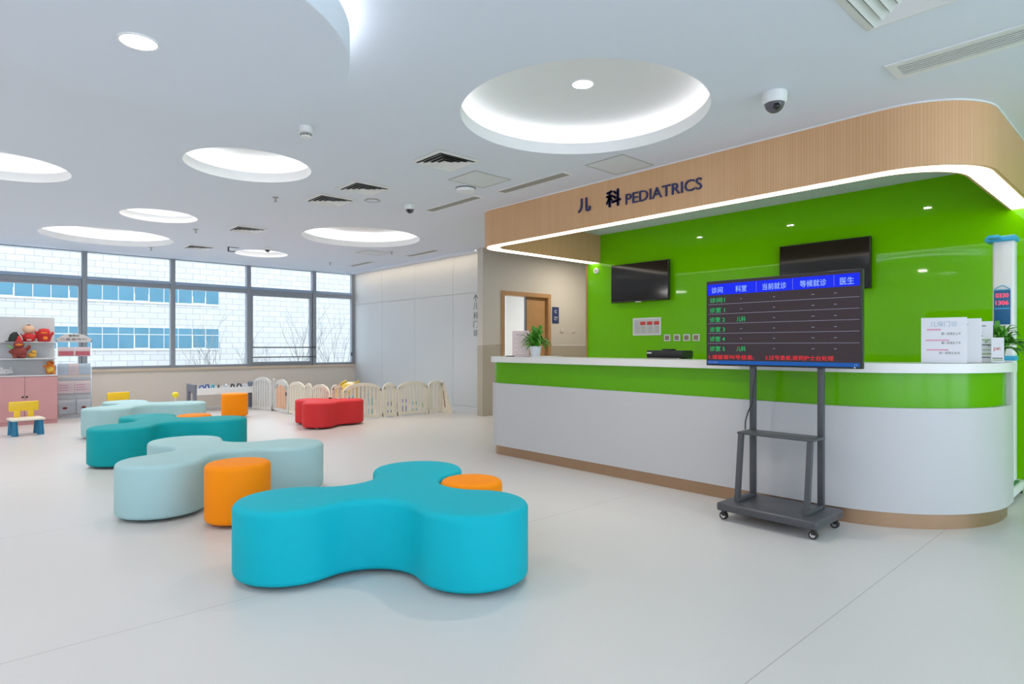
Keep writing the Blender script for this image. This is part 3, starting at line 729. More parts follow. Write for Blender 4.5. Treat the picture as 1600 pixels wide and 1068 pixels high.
# orientation facing the room: sheets stand in clear holders
def stand_sheet(x, y, z, w, h, rz, lab, lines, paper='paper', group=None):
    t = thing('sheet_holder', lab, 'sign holder', (x, y, z), rz, group)
    MB().box(-.03, .03, -w/2, w/2, 0, .004).build('holder_foot', M['acrylic'], t, smooth=0)
    MB().box(-.004, -.001, -w/2, w/2, .003, h, .0008).build('sheet', M[paper], t, smooth=0)
    MB().box(.0005, .003, -w/2, w/2, .003, h).build('holder_back', M['plastic_white'], t, smooth=0)
    for mt, items in lines.items():
        k = MB()
        for it in items:
            if isinstance(it[0], str):
                k = MB(); k.text(it[0], (-.004, w/2-it[1]*w, it[2]*h), R_, U_, w=it[3]*w, h=it[4]*h, depth=.0006); k.build('printed_words', M[mt], t, smooth=0); k = MB()
            else: k.box(-.0048, -.0039, w/2-it[2]*w, w/2-it[0]*w, it[1]*h, (it[1]+it[3])*h)
        if len(k.bm.verts): k.build('printed_lines', M[mt], t, smooth=0)
    return t
face = math.atan2(.2, .97)
stand_sheet(4.835, 1.070, 1.088, .248, .303, face, 'widest white printed sheet with pale blue heading at the right of the counter', {
    'ink_blue': [('儿保门诊', .20, .80, .60, .12)],
    'ink_pink': [(.13, .72, .44, .035), (.10, .49, .62, .03), (.12, .28, .60, .03)],
    'ink': [('周一至周五上午', .45, .62, .42, .055), ('周一至周五下午', .45, .42, .42, .055), ('周一至周五全天', .40, .20, .45, .055)]})
stand_sheet(5.035, .985, 1.088, .16, .300, face, 'white sheet with a single dark mark standing behind the widest sheet', {'ink': [(.10, .86, .55, .012)], 'ventgrey': [(.1, .44, .13, .3)]})
stand_sheet(5.235, .925, 1.088, .095, .285, face, 'narrow white sheet with rows of small print beside the plant leaves', {
    'ink': [(.15, .88, .6, .018), (.15, .80, .25, .03), (.2, .72, .35, .02), (.2, .64, .4, .02), (.15, .42, .9, .02), (.15, .12, .85, .02)], 'ink_green': [(.15, .54, .85, .03), (.15, .30, .85, .02), (.15, .20, .9, .03)]})
stand_sheet(5.19, .845, 1.088, .068, .172, face, 'small white card with a red word at the right end of the counter', {'ink_red': [('pet', .2, .45, .55, .18)], 'ink_green': [(.1, .10, .9, .05)], 'ink': [(.1, .18, .9, .03)]})
stand_sheet(4.62, 4.93, 1.088, .215, .285, math.radians(18), 'pale pink sheet standing left of the potted plant on the counter', {
    'ventgrey': [('就诊须知', .25, .82, .5, .07)]+[(.12+.2*(i % 2), .68-.085*i, .85, .012) for i in range(8)]}, 'pink_paper')
tag(MB().box(-.07, .07, -.13, .10, 0, .008, .003).build('paper_tray', M['plastic_white'], loc=(4.63, 4.60, 1.088)), 'flat white tray under the left potted plant', 'tray')
bpy.data.objects['paper_tray'].location = (4.56, 4.50, 1.088)
tag(MB().cyl((0, .06, .006), (.02, -.05, .006), .005).build('pen', M['black'], loc=(4.50, 4.98, 1.088)), 'black pen lying at the left end of the counter', 'pen')

p = thing('printer', 'black desktop printer behind the counter below the wall sockets', 'printer', (5.05, 3.31, .775))
MB().box(-.10, .10, -.193, .193, 0, .315, .012).build('body', M['black'], p)
MB().box(-.102, .102, -.195, .195, .317, .388, .012).build('lid', M['black'], p)
MB().box(-.04, .04, -.045, .06, .388, .402, .004).build('paper_feed', M['black'], p)
MB().box(-.1035, -.101, .135, .185, .357, .370).build('badge', M['plastic_white'], p, smooth=0)
MB().box(-.104, -.098, -.16, -.148, .275, .313, .002).build('status_light', M['plastic_white'], p)
MB().box(-.104, -.099, -.18, .19, .314, .318).build('seam', M['chrome'], p, smooth=0)

# height and weight scale beside the counter end
s = thing('height_scale', 'tall white body scale with a blue cap beside the counter end', 'scale', (6.40, 1.0, 0))
MB().box(-.52, .10, -.125, .20, .035, .10, .015, 3).build('platform', M['plastic_white'], s)
MB().box(-.46, .02, -.10, .17, .10, .108, .003).build('mat', M['mat_green'], s)
for x, y in ((-.46, -.09), (.06, -.09), (-.46, .16), (.06, .16)): MB().cyl((x, y, 0), (x, y, .036), .022).build('foot', M['black'], s)
MB().box(-.06, .075, -.075, .068, .10, 2.07, .02, 3).build('column', M['plastic_white'], s)
MB().box(-.085, .085, -.09, .115, 2.06, 2.105, .012, 3).build('cap', M['skyblue'], s)
MB().box(-.20, -.06, .0, .08, 2.075, 2.10, .008).build('sensor_arm', M['skyblue'], s)
MB().box(-.066, .08, -.082, .075, 1.085, 1.125, .006).build('band', M['skyblue'], s)
dsp = MB().box(-.064, -.059, -.052, .056, 1.38, 1.66, .003).build('display', M['scale_panel'], s)
k = MB(); k.text('0330', (-.064, .045, 1.60), R_, U_, w=.085, h=.035, depth=.001, bold=.02); k.text('1306', (-.064, .045, 1.54), R_, U_, w=.085, h=.035, depth=.001, bold=.02); k.build('digits', M['glow_red'], dsp, smooth=0)
k = MB(); k.box(-.0655, -.063, -.045, .05, 1.505, 1.515); k.box(-.0655, -.063, -.05, .054, 1.662, 1.668); k.tube([(-.064, -.05, 1.668), (-.064, -.02, 1.69), (-.064, .002, 1.70), (-.064, .024, 1.69), (-.064, .054, 1.668)], .003); k.build('display_trim', M['skyblue'], dsp)

# ------------------------------------------------------------------ ceiling fittings
def square_vent(x, y, w, lab, dark=True):
    t = thing('ceiling_vent', lab, 'air vent', (x, y, ZC), 0, 'square ceiling diffusers')
    MB().box(-w/2+.03, w/2-.03, -w/2+.03, w/2-.03, -.004, -.001).build('dark_back', M['ventblack'] if dark else M['ventgrey'], t, smooth=0)
    k = MB(); n = 5; st_ = (w/2)/(n+.15)
    for i in range(n):
        o = w/2-i*st_; ii = o-st_*(.80 if dark else .70)
        # each frame ring slopes upward to its inside
        lo = [(-o, -o), (o, -o), (o, o), (-o, o)]; li = [(-ii, -ii), (ii, -ii), (ii, ii), (-ii, ii)]
        z0, z1 = (-.004, -.012) if i == 0 else (-.022, -.006)
        k.loops([[(a, b_, z0) for a, b_ in lo], [(a, b_, z1) for a, b_ in li], [(a*.985, b_*.985, z1+.003) for a, b_ in li], [(a, b_, z0+.004) for a, b_ in lo]], cap0=False, cap1=False)
    c = st_*.45; k.box(-c, c, -c, c, -.012, -.008)
    k.build('louvres', M['plastic_white'], t, smooth=0)
square_vent(3.325, 4.56, .47, 'square louvred vent in the ceiling nearest the large recess')
square_vent(3.25, 5.93, .45, 'square louvred ceiling vent, the farther right of a close pair')
square_vent(3.22, 6.68, .46, 'square louvred ceiling vent, the nearer left of a close pair')
square_vent(3.13, 9.15, .44, 'square louvred ceiling vent right of the small round recess')
square_vent(3.09, 11.37, .44, 'square louvred ceiling vent nearest the window wall')
square_vent(3.37, .88, .54, 'big white louvred vent at the top right edge of the photo', False)
def slot(x, y, L_, lab, w=.15, fine=False):
    t = thing('slot_vent', lab, 'air vent', (x, y, ZC), 0, 'long slot vents in the ceiling')
    MB().box(-w/2+.016, w/2-.016, -L_/2+.016, L_/2-.016, -.004, -.0015).build('dark_back', M['ventblack'] if fine else M['ventgrey'], t, smooth=0)
    k = MB(); e = .02 if not fine else .045
    for a in ((-w/2, -w/2+e), (w/2-e, w/2)): k.box(a[0], a[1], -L_/2, L_/2, -.010, -.001)
    for a in ((-L_/2, -L_/2+e), (L_/2-e, L_/2)): k.box(-w/2+e, w/2-e, a[0], a[1], -.010, -.001)
    k.build('frame', M['plastic_white'], t, smooth=0)
    k = MB(); n = 6 if fine else 7
    for i in range(n):
        xx = -w/2+e+(w-2*e)*(i+.5)/n; hw = (w-2*e)/n*(.2 if fine else .28); k.box(xx-hw, xx+hw, -L_/2+e, L_/2-e, -.009, -.004)
    k.build('slats', M['plastic_white'] if fine else M['ventgrey'], t, smooth=0)
slot(4.435, 4.56, 1.0, 'long grey slot vent nearest the wood canopy')
slot(4.38, 5.87, 1.0, 'long grey slot vent at the left end of the wood canopy')
slot(6.28, 9.33, .95, 'long grey slot vent by the top of the pale panelled wall')
slot(6.17, 11.4, .85, 'long grey slot vent nearest the windows')
slot(4.29, .62, 1.2, 'long white slot vent with dark slats at the top right of the photo', .26, True)
for x, y, lab in ((3.95, 4.83, 'faint flush access panel in the ceiling left of the large recess'), (4.60, 3.56, 'faint flush access panel in the ceiling between the large recess and canopy'), (5.6, 9.9, 'faint flush access panel in the ceiling beside the slot vent near the pale wall')):
    t = thing('access_panel', lab, 'ceiling panel', (x, y, ZC), 0, 'access panels in the ceiling')
    MB().box(-.225, .225, -.21, .21, -.004, -.001).build('panel', mat('access_panel_grey', (.70, .74, .77, 1), .8) if 'access_panel_grey' not in bpy.data.materials else bpy.data.materials['access_panel_grey'], t, smooth=0)
    k = MB()
    for a in ((-.235, -.229, -.22, .22), (.229, .235, -.22, .22), (-.229, .229, -.22, -.214), (-.229, .229, .214, .22)): k.box(*a, -.005, -.001)
    k.build('edge', M['ventgrey'], t, smooth=0)
M['bubble'] = mat('smoked_bubble', (.10, .10, .12, 1), .12)
def dome(x, y, r, lab):
    t = thing('dome_camera', lab, 'security camera', (x, y, ZC), 0, 'dome cameras on the ceiling')
    MB().lathe([(r, -.001), (r*1.02, -.02), (r*1.0, -r*.75), (r*.86, -r*.95), (.001, -r*.95)], n=32).build('housing', M['plastic_white'], t)
    MB().lathe([(r*.8, -r*.93)]+[(r*.8*math.cos(u), -r*.93-r*.8*math.sin(u)) for u in (.2, .5, .8, 1.1, 1.35, 1.55)], n=28).build('dome', M['bubble'], t)
    MB().ball((-r*.45, -r*.4, -r*1.35), r*.30, 12).build('lens', M['black_gloss'], t)
dome(4.064, 1.849, .078, 'white dome camera with a dark bubble above the canopy front')
dome(4.04, 6.265, .06, 'dark bubble dome camera left of the wood canopy')
dome(3.958, 10.572, .05, 'small dark dome camera in front of the smallest round recess')
t = thing('smoke_detector', 'white round smoke detector between the hanging disc and the square vents', 'detector', (2.009, 4.577, ZC))
MB().lathe([(.052, -.001), (.055, -.01), (.055, -.05), (.045, -.055), (.001, -.055)], n=28).build('housing', M['plastic_white'], t); k = MB()
for i in range(12): k.box(-.004, .004, .036, .044, -.075, -.055, M=Matrix.Rotation(2*PI*i/12, 4, 'Z'))
k.build('cage_bars', M['ventgrey'], t, smooth=0); MB().lathe([(.044, -.075), (.04, -.085), (.001, -.088)], n=24).build('cap', M['plastic_white'], t)
t = thing('wireless_access_point', 'flat white disc device on the ceiling by the slot vents', 'device', (4.06, 5.20, ZC))
MB().lathe([(.10, -.001), (.105, -.012), (.095, -.035), (.06, -.045), (.001, -.046)], n=36).build('housing', M['plastic_white'], t); MB().lathe([(.108, -.001), (.108, -.008), (.1, -.009)], n=36).build('base_ring', M['darkgrey'], t)
t = thing('ceiling_speaker', 'round flush grey speaker grille in the ceiling beside the vent pair', 'speaker', (3.59, 6.36, ZC))
MB().lathe([(.085, -.001), (.09, -.006), (.078, -.008)], n=36, cap1=False).build('ring', M['ventgrey'], t); MB().lathe([(.078, -.004), (.001, -.004)], n=36, cap0=False).build('grille', M['ceiling'], t)
for x, y, lab in ((2.70, 6.97, 'sprinkler head left of the square vent pair'), (2.58, 9.65, 'sprinkler head right of the small round recess'), (5.79, 9.57, 'sprinkler head behind the wide recess near the pale wall'), (5.62, 11.65, 'sprinkler head near the windows at the pale wall end'), (2.49, 11.95, 'sprinkler head by the windows at the right of the widest left recess')):
    t = thing('sprinkler_head', 'small metal '+lab, 'sprinkler', (x, y, ZC), 0, 'sprinkler heads in the ceiling')
    MB().lathe([(.035, -.001), (.035, -.006), (.015, -.010), (.001, -.010)], n=18).build('escutcheon', M['ventgrey'], t); MB().cyl((0, 0, -.01), (0, 0, -.05), .008).build('stem', M['ventgrey'], t); MB().lathe([(.018, -.05), (.018, -.054), (.001, -.054)], n=14).build('deflector', M['ventgrey'], t)
t = thing('ceiling_bracket', 'small dark bracket on the ceiling left of the smallest round recess', 'bracket', (3.53, 10.98, ZC))
k = MB(); k.box(-.09, .09, -.02, .02, -.006, -.001); k.box(-.09, -.075, -.02, .02, -.07, -.006); k.box(-.09, .03, -.02, .02, -.08, -.068); k.build('bracket', M['darkgrey'], t, smooth=0)
# warm light slot along the head of the pale wall
struct(MB().box(XP-.31, XP-.295, YD+.2, YW-.02, ZC-.035, ZC-.001).build('trim_3', M['ceiling'], smooth=0))
wl = thing('wall_washer', 'warm light strip along the top of the pale panelled wall', 'light strip', (XP-.23, (YD+YW)/2, ZC))
MB().box(-.03, .03, -(YW-YD)/2+.3, (YW-YD)/2-.1, -.008, -.001).build('strip', M['led_warm'], wl, smooth=0)

# ------------------------------------------------------------------ play corner
fx, fy0, fx1 = 4.40, 9.12, 6.58
fen = thing('play_fence', 'cream plastic play fence of arched slatted panels in the corner by the pale wall', 'fence', (fx, fy0, 0))
def panel(p0, p1, h, arch, material, name='panel', slats=None, base=.05, top=.055, thick=.03, side=.035, holes=True):
    p0, p1 = Vector((p0[0]-fx, p0[1]-fy0, 0)), Vector((p1[0]-fx, p1[1]-fy0, 0)); d = p1-p0; L_ = d.length; r = d/L_; nrm = r.cross(Vector((0, 0, 1)))
    def topz(x): return h-arch+arch*math.sqrt(max(0, 1-((x-L_/2)/(L_/2))**2))
    k = MB(); N = 18; xs = [L_*i/N for i in range(N+1)]
    outer = [(x, topz(x)) for x in xs]; inner = [(side+(L_-2*side)*i/N, 0) for i in range(N+1)]
    inner = [(x, topz(x)-top) for x, _ in inner]
    for i in range(N): k.plate([outer[i], outer[i+1], inner[i+1], inner[i]], p0-nrm*thick/2, r, (0, 0, 1), nrm, thick)
    for a in (0, L_-side): k.plate([(a, .02), (a+side, .02), (a+side, topz(side)-top*.3), (a, topz(0)+.002)] if a == 0 else [(a, .02), (a+side, .02), (a+side, topz(L_)+.002), (a, topz(L_-side)-top*.3)], p0-nrm*thick/2, r, (0, 0, 1), nrm, thick)
    k.plate([(0, .02), (L_, .02), (L_, .02+base), (0, .02+base)], p0-nrm*thick*.6, r, (0, 0, 1), nrm, thick*1.2)
    ns = slats or max(2, int(L_/.075)); w = (L_-2*side)/ns
    for i in range(ns):
        xc = side+w*(i+.5)
        k.plate([(xc-w*.30, .05), (xc+w*.30, .05), (xc+w*.30, topz(xc)-top*.5), (xc-w*.30, topz(xc)-top*.5)], p0-nrm*thick*.3, r, (0, 0, 1), nrm, thick*.6)
    for a in (.03, L_-.03): k.plate([(a-.02, 0), (a+.02, 0), (a+.02, .03), (a-.02, .03)], p0-nrm*thick*.7, r, (0, 0, 1), nrm, thick*1.4)
    return k.build(name, material, fen, 40)
cw, ci = M['cream'], M['cream_w']
panel((4.22, 12.0), (4.38, 11.48), .62, .16, ci); panel((4.40, 11.46), (4.40, 11.40), .60, .02, ci, slats=1, side=.012)
gt = panel((4.40, 11.38), (4.40, 10.74), .60, .20, ci, 'gate', slats=1, side=.07)
k = MB(); pts = [(.10, .07)]+[(.32-.22*math.cos(PI*i/12), .34+.18*math.sin(PI*i/12)) for i in range(13)]+[(.54, .07)]
for i in range(6):
    xa = .11+.072*i; zz = .33+.17*math.sqrt(max(0, 1-((xa+.028-.32)/.22)**2))
    k.plate([(xa, .08), (xa+.052, .08), (xa+.052, zz), (xa, zz)], (0, 11.38-fy0, 0), (0, -1, 0), (0, 0, 1), (-1, 0, 0), .022)
dgt = k.build('gate_door', M['peach'], fen); dgt['label'] = 'peach slatted gate door'
MB().box(-.03, -.012, 10.80-fy0, 10.84-fy0, .32, .38, .004).build('latch', M['darkgrey'], fen)
panel((4.40, 10.72), (4.40, 10.06), .585, .12, cw); panel((4.40, 10.04), (4.40, 9.80), .58, .10, cw); panel((4.40, 9.78), (4.40, 9.14), .585, .14, cw)
panel((4.42, 9.12), (4.60, 9.12), .59, .08, cw); panel((4.62, 9.12), (5.32, 9.12), .60, .14, cw); panel((5.345, 9.12), (5.61, 9.12), .585, .12, cw); panel((5.635, 9.12), (6.26, 9.12), .59, .12, cw); panel((6.28, 9.12), (6.56, 9.12), .585, .08, cw)
k = MB()   # triangular end brace
k.plate([(-.02, 0), (.30, 0), (.30, .03), (.035, .57), (-.02, .57)], (6.565-fx, 0, 0), (0, -1, 0), (0, 0, 1), (1, 0, 0), .03); k.build('end_brace', cw, fen, smooth=0)
k = MB(); k.plate([(.10, .10), (.125, .10), (.06, .40), (.045, .40)], (6.562-fx, 0, 0), (0, -1, 0), (0, 0, 1), (-1, 0, 0), .002); k.build('brace_slot', mat('brown_slot', (.20, .11, .05, 1), .7), fen, smooth=0)
MB().box(6.545-fx, 6.562-fx, -.045, -.02, .49, .55).build('brace_clip', M['ventgrey'], fen, smooth=0)

tcol = {'blue': (.05, .12, .45, 1), 'cyan': (.05, .45, .55, 1), 'green': (.15, .45, .08, 1), 'purple': (.18, .10, .45, 1), 'black': (.03, .03, .04, 1), 'white': (.7, .75, .8, 1)}
TM = {c: mat('toy_'+c, v, .4, noise=.05) for c, v in tcol.items()}
for i, (x, y, c, hh, lab) in enumerate(((4.90, 9.5, 'black', .30, 'black block tower behind the left part of the wide fence panel'), (5.10, 9.75, 'cyan', .34, 'cyan block tower behind the middle of the wide fence panel'), (5.38, 9.55, 'cyan', .30, 'cyan block tower behind the narrow fence panel'), (5.72, 9.5, 'blue', .22, 'blue block pile behind the right-hand wide fence panel'), (5.92, 9.55, 'purple', .2, 'purple block pile behind the right-hand wide fence panel'), (6.08, 9.6, 'blue', .24, 'blue block tower near the right end of the fence'), (6.22, 9.5, 'cyan', .2, 'cyan block pile near the right end of the fence'), (6.42, 9.5, 'green', .16, 'green toy block stack at the right end of the fence'))):
    t = thing('toy_block_stack', 'small '+lab, 'toy', (x, y, 0), .3*i, 'toy blocks inside the play fence')
    z = 0; n = max(2, int(hh/.06)); wv = .045
    for j in range(n): MB().box(-wv, wv, -wv, wv, z, z+hh/n, .006).build('block', TM['white' if (j+i) % 3 == 1 else c], t); z += hh/n
t = thing('toy_slide', 'yellow plastic toddler slide inside the play fence by the window wall', 'slide', (5.95, 11.6, 0), .5)
k = MB(); pr = [(-.45, .02), (-.40, .06), (.05, .42), (.22, .46), (.22, .43), (.07, .385), (-.36, .02)]
k.plate(pr, (0, -.15, 0), (1, 0, 0), (0, 0, 1), (0, 1, 0), .30); k.build('chute', M['yellow'], t, smooth=0)
for s_ in (-.16, .15):
    k = MB(); k.plate([(-.42, .04), (.05, .42), (.24, .47), (.24, .40), (.06, .34), (-.34, .02)], (0, s_, .03), (1, 0, 0), (0, 0, 1), (0, 1, 0), .02); k.build('side_wall', M['yellow'], t, smooth=0)
    MB().box(.16, .22, s_-.01, s_+.03, 0, .44).build('leg', M['yellow'], t, smooth=0)
for i, (x, y, c, lab) in enumerate(((4.33, 8.98, 'black', 'small black toy piece lying on the back of the red bench'), (4.56, 8.86, 'white', 'small white toy piece lying on the right lobe of the red bench'), (4.40, 8.84, 'white', 'small pale toy figure lying in the middle of the red bench'))):
    t = thing('toy_figure', lab, 'toy', (x, y, .385), i*.9, 'little toys on the red bench')
    MB().box(-.022, .022, -.010, .010, 0, .018, .004).build('body', TM[c], t); MB().ball((.028, 0, .012), .012, 10).build('head', M['skin_toy'], t)

# activity table
t = thing('activity_table', 'low white and grey toy table by the windows behind the orange stool', 'table', (3.22, 12.12, 0))
Lx, Wy = 1.16, .52
for x0 in (0, Lx-.04):
    k = MB()
    for yy in ((0, .12), (Wy-.12, Wy)): k.box(x0, x0+.04, yy[0], yy[1], 0, .50)
    k.box(x0, x0+.04, .12, Wy-.12, .36, .50); k.build('end_panel', M['metalgrey'], t, smooth=0)
MB().box(.04, Lx-.04, .012, Wy-.012, .345, .36).build('table_top', M['shelf'], t, smooth=0)
for y0 in (.0, Wy-.02): MB().box(.04, Lx-.04, y0, y0+.02, .31, .43).build('rail', M['plastic_white'], t, smooth=0)
for i, (x, c, hh) in enumerate(((.18, 'blue', .11), (.275, 'blue', .13), (.375, 'cyan', .12), (.48, 'black', .11), (.62, 'white', .11), (.74, 'black', .12), (.86, 'black', .12), (.97, 'white', .11))):
    r = thing('toy_train_piece', ('blue track piece at the left end of the toy table', 'tall blue track piece second from the left on the toy table', 'cyan toy piece third from the left on the toy table', 'black curved toy piece left of the middle of the toy table', 'white toy piece in the middle of the toy table', 'black toy piece right of the middle of the toy table', 'black toy piece second from the right on the toy table', 'white toy piece at the right end of the toy table')[i], 'toy', (3.22+x, 12.35, .36), .4*i, 'toys on the activity table')
    MB().box(-.04, .04, -.03, .03, 0, .05, .008).build('base', TM[c], r); k = MB(); k.tube([(-.045, 0, .04), (-.02, 0, hh-.01), (.02, 0, hh), (.05, 0, .05)], .014); k.build('arch', TM[c], r)

# children's chairs
def kid_chair(x, y, rz, lab):
    t = thing('child_chair', lab, 'chair', (x, y, 0), rz, "children's plastic chairs")
    MB().box(-.185, .185, -.15, .17, .20, .232, .014, 3).build('seat', M['cream'], t)
    for sx, sy in ((-1, -1), (1, -1), (-1, 1), (1, 1)):
        k = MB(); k.lathe([(.040, 0), (.040, .006), (.026, .20)], c=(sx*.14, .01+sy*.115), n=18); k.build('leg', M['blue_leg'], t)
    k = MB()
    for sx in (-1, 1): k.box(sx*.075-.035, sx*.075+.035, .125, .15, .225, .34, .01)
    k.box(-.165, .165, .122, .152, .315, .445, .012, 3); k.build('backrest', M['yellow'], t)
kid_chair(.715, 10.62, .12, 'yellow backed child chair with blue legs before the pink cabinet')
kid_chair(2.02, 11.72, .2, 'child chair of which only the yellow backrest top shows behind the mint bench')
t = thing('stacking_toy', 'small yellow ball topped toy rising behind the right end of the far mint bench', 'toy', (2.715, 11.322, 0))
MB().lathe([(.09, 0), (.09, .02), (.03, .03), (.001, .03)], n=28).build('base', TM['blue'], t); MB().cyl((0, 0, .03), (0, 0, .36), .014).build('pole', M['cream'], t); MB().ball((0, 0, .392), .052, 20).build('ball', mat('lemon_plastic', (.80, .66, .03, 1), .3, noise=.03), t)

# cabinet with display shelves
cab = thing('pink_cabinet', 'pink two door cabinet with white display shelves above, left of the magazine rack', 'cabinet', (.38, 11.92, 0))
CW = .81
MB().box(0, CW, 0, .42, 0, .74).build('carcass', M['pink'], cab, smooth=0)
for i, x0 in enumerate((.004, CW/2+.002)):
    dd = MB().box(x0, x0+CW/2-.006, -.018, -.001, .06, .735, .003).build('door', M['pink'], cab, smooth=0)
    kx = CW/2-.025 if i == 0 else CW/2+.025
    MB().lathe([(.011, 0), (.014, .014), (.001, .016)], n=16).build('knob', M['black'], dd, loc=(kx, -.018, .43)).rotation_euler = (PI/2, 0, 0)
MB().box(-.005, CW+.005, -.022, .42, .74, .76, .003).build('top_board', M['shelf'], cab, smooth=0)
MB().box(0, CW-.005, .33, .35, .76, 1.66).build('back_panel', M['shelf'], cab, smooth=0)
for z, yf in ((1.02, -.02), (1.275, .10)): MB().box(0, CW-.01, yf, .33, z-.018, z, .002).build('shelf', M['shelf'], cab, smooth=0)
def toy(name, x, z, lab, parts, y=12.08, rz=0):
    t = thing(name, lab, 'toy', (x, y, z), rz, 'toys on the pink cabinet shelves')
    for nm, mt, fn in parts:
        k = MB(); fn(k); k.build(nm, M[mt] if mt in M else TM[mt], t, 60)
    return t
Z1, Z2, Z3 = 1.275, 1.02, .76
toy('toy_hat', .69, Z1, 'black toy hat with a pale stripe on the upper shelf', [('crown', 'black_toy', lambda k: k.lathe([(.095, 0), (.09, .05), (.07, .11), (.035, .145), (.001, .15)], n=24)), ('brim', 'black_toy', lambda k: k.box(-.13, -.02, -.09, .02, 0, .012, .005)), ('stripe', 'white_toy', lambda k: k.tube([(.02, -.06, .14), (.05, -.085, .09), (.075, -.085, .02)], .008))])
toy('baby_doll', .845, Z1, 'bald baby doll in a red shirt on the upper shelf', [('head', 'skin_toy', lambda k: k.ball((0, 0, .19), .072, 20, .93, 1.08)), ('shirt', 'red_toy', lambda k: k.lathe([(.055, 0), (.078, .02), (.076, .08), (.05, .125), (.001, .13)], n=24)), ('hair_tuft', 'brown_toy', lambda k: k.ball((0, -.01, .252), .026, 12, .5)), ('belt', 'white_toy', lambda k: k.box(-.028, .028, -.083, -.07, .018, .034, .003)), ('arm', 'red_toy', lambda k: k.ball((.075, -.02, .075), .026, 12, 1.3)), ('arm', 'red_toy', lambda k: k.ball((-.075, -.02, .075), .026, 12, 1.3))])
toy('plush_tub', 1.035, Z1, 'red plush tub shaped toy with yellow patches on the upper shelf', [('body', 'red_toy', lambda k: k.lathe([(.075, 0), (.08, .01), (.108, .12), (.10, .124), (.08, .124)], n=24)), ('top', 'red_toy', lambda k: k.lathe([(.08, .11), (.078, .16), (.06, .20), (.001, .21)], n=24)), ('patch', 'orange_toy', lambda k: k.box(-.05, .03, -.098, -.08, .125, .147, .008)), ('patch', 'orange_toy', lambda k: k.box(-.02, .035, -.106, -.085, .03, .078, .008)), ('ear', 'red_toy', lambda k: k.ball((-.10, 0, .14), .022, 10, 1.3)), ('ear', 'red_toy', lambda k: k.ball((.105, 0, .13), .020, 10, 1.5))])
toy('plush_animal', .72, Z2, 'brown red plush animal in a tall hat on the middle shelf', [('body', 'brown_toy', lambda k: k.ball((0, 0, .095), .088, 20, 1.05, 1.1)), ('head', 'brown_toy', lambda k: k.ball((-.005, -.02, .205), .068, 20, .85)), ('hat', 'red_toy', lambda k: k.lathe([(.05, .245), (.035, .27), (.018, .33), (.001, .35)], n=18)), ('face_band', 'orange_toy', lambda k: k.ball((-.005, -.045, .205), .052, 16, .45)), ('arm', 'brown_toy', lambda k: k.tube([(.07, 0, .12), (.115, -.02, .16), (.125, -.02, .20)], [.03, .026, .02], 12)), ('arm', 'brown_toy', lambda k: k.tube([(-.07, 0, .12), (-.11, -.02, .09)], [.03, .024], 12)), ('foot', 'brown_toy', lambda k: k.ball((-.05, -.06, .03), .032, 12, .9)), ('foot', 'brown_toy', lambda k: k.ball((.05, -.06, .03), .032, 12, .9)), ('leaf', 'green', lambda k: k.tube([(-.08, -.04, .15), (-.13, -.05, .19), (-.15, -.05, .19)], [.012, .012, .004], 8))], 11.955)
toy('plush_duck', .885, Z2, 'little yellow plush duck on the middle shelf', [('body', 'yellow_toy', lambda k: k.ball((0, 0, .045), .05, 16, .85, 1.15)), ('head', 'yellow_toy', lambda k: k.ball((.02, -.02, .088), .034, 16)), ('beak', 'orange_toy', lambda k: k.ball((.03, -.055, .082), .013, 10, .5)), ('wing', 'orange_toy', lambda k: k.ball((-.04, -.03, .05), .022, 10, .7))])
toy('plush_monkey', 1.115, Z3, 'orange plush toy with a yellow belly standing at the cabinet top right corner', [('body', 'orange_toy', lambda k: k.ball((0, 0, .085), .072, 20, 1.12, .9)), ('head', 'orange_toy', lambda k: k.ball((0, -.01, .175), .05, 18, .8)), ('belly', 'yellow_toy', lambda k: k.ball((-.005, -.045, .075), .048, 16, 1.1)), ('nose', 'brown_toy', lambda k: k.ball((.012, -.055, .18), .018, 10, .7)), ('arm', 'orange_toy', lambda k: k.tube([(-.05, -.01, .12), (-.085, -.03, .135), (-.095, -.03, .14)], [.02, .016, .012], 10)), ('foot', 'orange_toy', lambda k: k.ball((-.035, -.05, .02), .022, 10)), ('foot', 'orange_toy', lambda k: k.ball((.04, -.05, .02), .022, 10))])
toy('plush_cat', .575, Z3, 'white plush lying toy at the left edge of the photo on the cabinet', [('body', 'white_toy', lambda k: k.ball((0, 0, .05), .055, 18, .9, 1.75)), ('ear', 'white_toy', lambda k: k.ball((-.05, 0, .105), .018, 10, 1.4)), ('ear', 'white_toy', lambda k: k.ball((.055, 0, .10), .018, 10, 1.4)), ('nose', 'black', lambda k: k.ball((0, -.056, .06), .007, 8))])

# magazine rack
rk = thing('magazine_rack', 'clear tiered magazine rack with a lettered arched header beside the pink cabinet', 'rack', (1.21, 12.28, 0))
RW = .475
for x in (0, RW-.012): MB().box(x, x+.012, 0, .012, 0, 1.30).build('post', M['chrome'], rk, smooth=0)
k = MB(); k.plate([(0, 0), (RW, 0), (RW, .06), (RW*.78, .125), (RW*.5, .145), (RW*.22, .125), (0, .06)], (0, 0, 1.27), (1, 0, 0), (0, 0, 1), (0, 1, 0), .008); hd = k.build('header', mat('rack_header', (.58, .56, .57, 1), .5, noise=.03), rk, smooth=0)
k = MB(); k.text('健康园', (RW*.34, -.001, 1.36), (1, 0, 0), U_, w=.14, h=.035, depth=.001, bold=.006); k.text('儿童宣传栏', (.05, -.001, 1.30), (1, 0, 0), U_, w=.36, h=.038, depth=.001); k.build('header_text', M['ink'], hd, smooth=0)
TIERS = ((1.04, 1.20), (.74, .93), (.43, .645), (.10, .345))
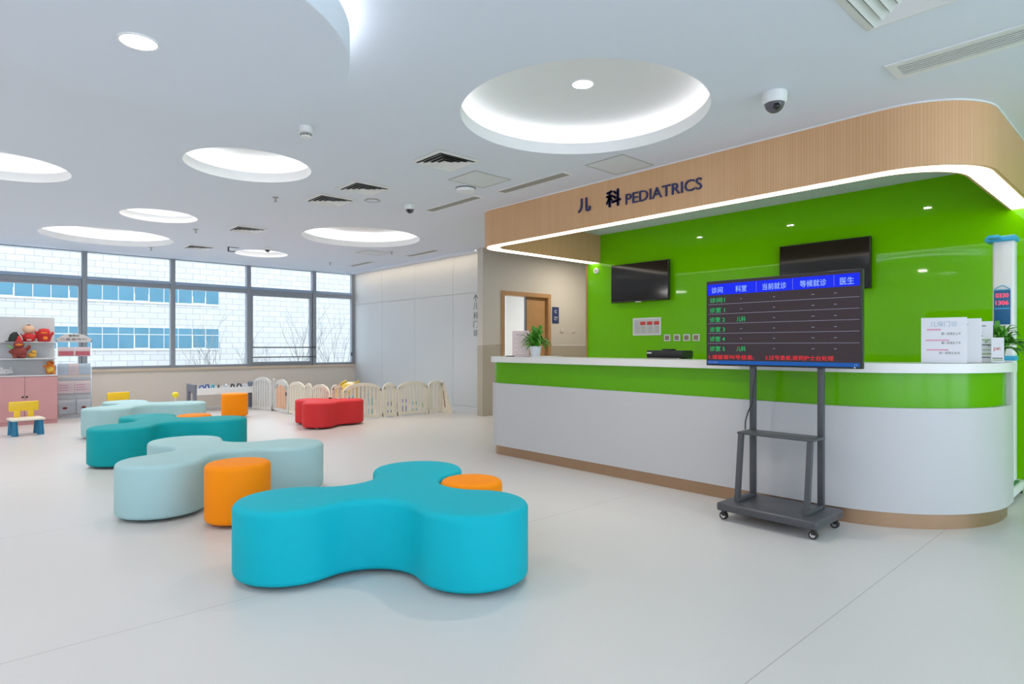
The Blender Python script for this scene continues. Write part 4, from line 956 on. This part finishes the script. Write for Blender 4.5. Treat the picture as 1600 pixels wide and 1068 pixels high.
for i, (z0, z1) in enumerate(TIERS):
    k = MB(); k.box(.012, RW-.012, -.05, -.046, z0, z1); k.box(.012, RW-.012, -.05, .02, z0-.006, z0); k.build('pocket', M['acrylic'], rk, smooth=0)
k = MB(); k.box(-.01, RW+.01, -.06, .22, 0, .025); k.box(.012, RW-.012, .02, .026, .03, .70); k.build('base', M['shelf'], rk, smooth=0)
mags = [(0, .015, .235, .15, 'red_toy', 'red booklet in the left of the top pocket of the magazine rack', .10), (0, .24, .455, .15, 'pink_paper', 'pale pink booklet in the right of the top pocket of the magazine rack', 0), (1, .015, .15, .18, 'lilac', 'pale blue leaflet at the left of the second rack pocket', 0), (1, .155, .30, .18, 'pink_paper', 'pale pink leaflet in the middle of the second rack pocket', 0), (1, .305, .455, .18, 'lilac', 'pale blue leaflet at the right of the second rack pocket', 0), (2, .015, .235, .205, 'pink_paper', 'pink magazine at the left of the third rack pocket', 0), (2, .24, .455, .205, 'pink_paper', 'pink magazine with red spots at the right of the third rack pocket', 0), (3, .02, .20, .23, 'shelf', 'picture card at the left of the bottom rack pocket', 0), (3, .27, .455, .23, 'shelf', 'picture card at the right of the bottom rack pocket', 0)]
M['lilac'] = mat('pale_blue_sheet', (.58, .68, .80, 1), .6, noise=.05); 
for ti, x0, x1, hh, mt, lab, _ in mags:
    g = thing('magazine', lab, 'magazine', (1.21+(x0+x1)/2, 12.28-.03, TIERS[ti][0]), 0, 'magazines in the rack')
    w = (x1-x0)/2
    MB().box(-w, w, 0, .012, 0, hh).build('cover', M[mt] if mt != 'red_toy' else M['pink_paper'], g, smooth=0)
    k = MB()
    if ti == 0: k.box(-w+.01, w-.01, -.002, 0, .012, hh*.55); k.build('cover_block', mat('cover_rose', (.72, .14, .18, 1), .5) if 'cover_rose' not in bpy.data.materials else bpy.data.materials['cover_rose'], g, smooth=0)
    elif ti == 3:
        k.ball((0, .002, hh*.42), .035, 14, .7, 1.2, .1); k.build('cover_picture', M['brown_toy'], g)
    else:
        for j in range(3): k.box(-w+.015, w*.3, -.002, 0, hh*(.25+.2*j), hh*(.25+.2*j)+.012)
        k.build('cover_print', M['shelf'] if ti == 1 else M['ink_pink'], g, smooth=0)
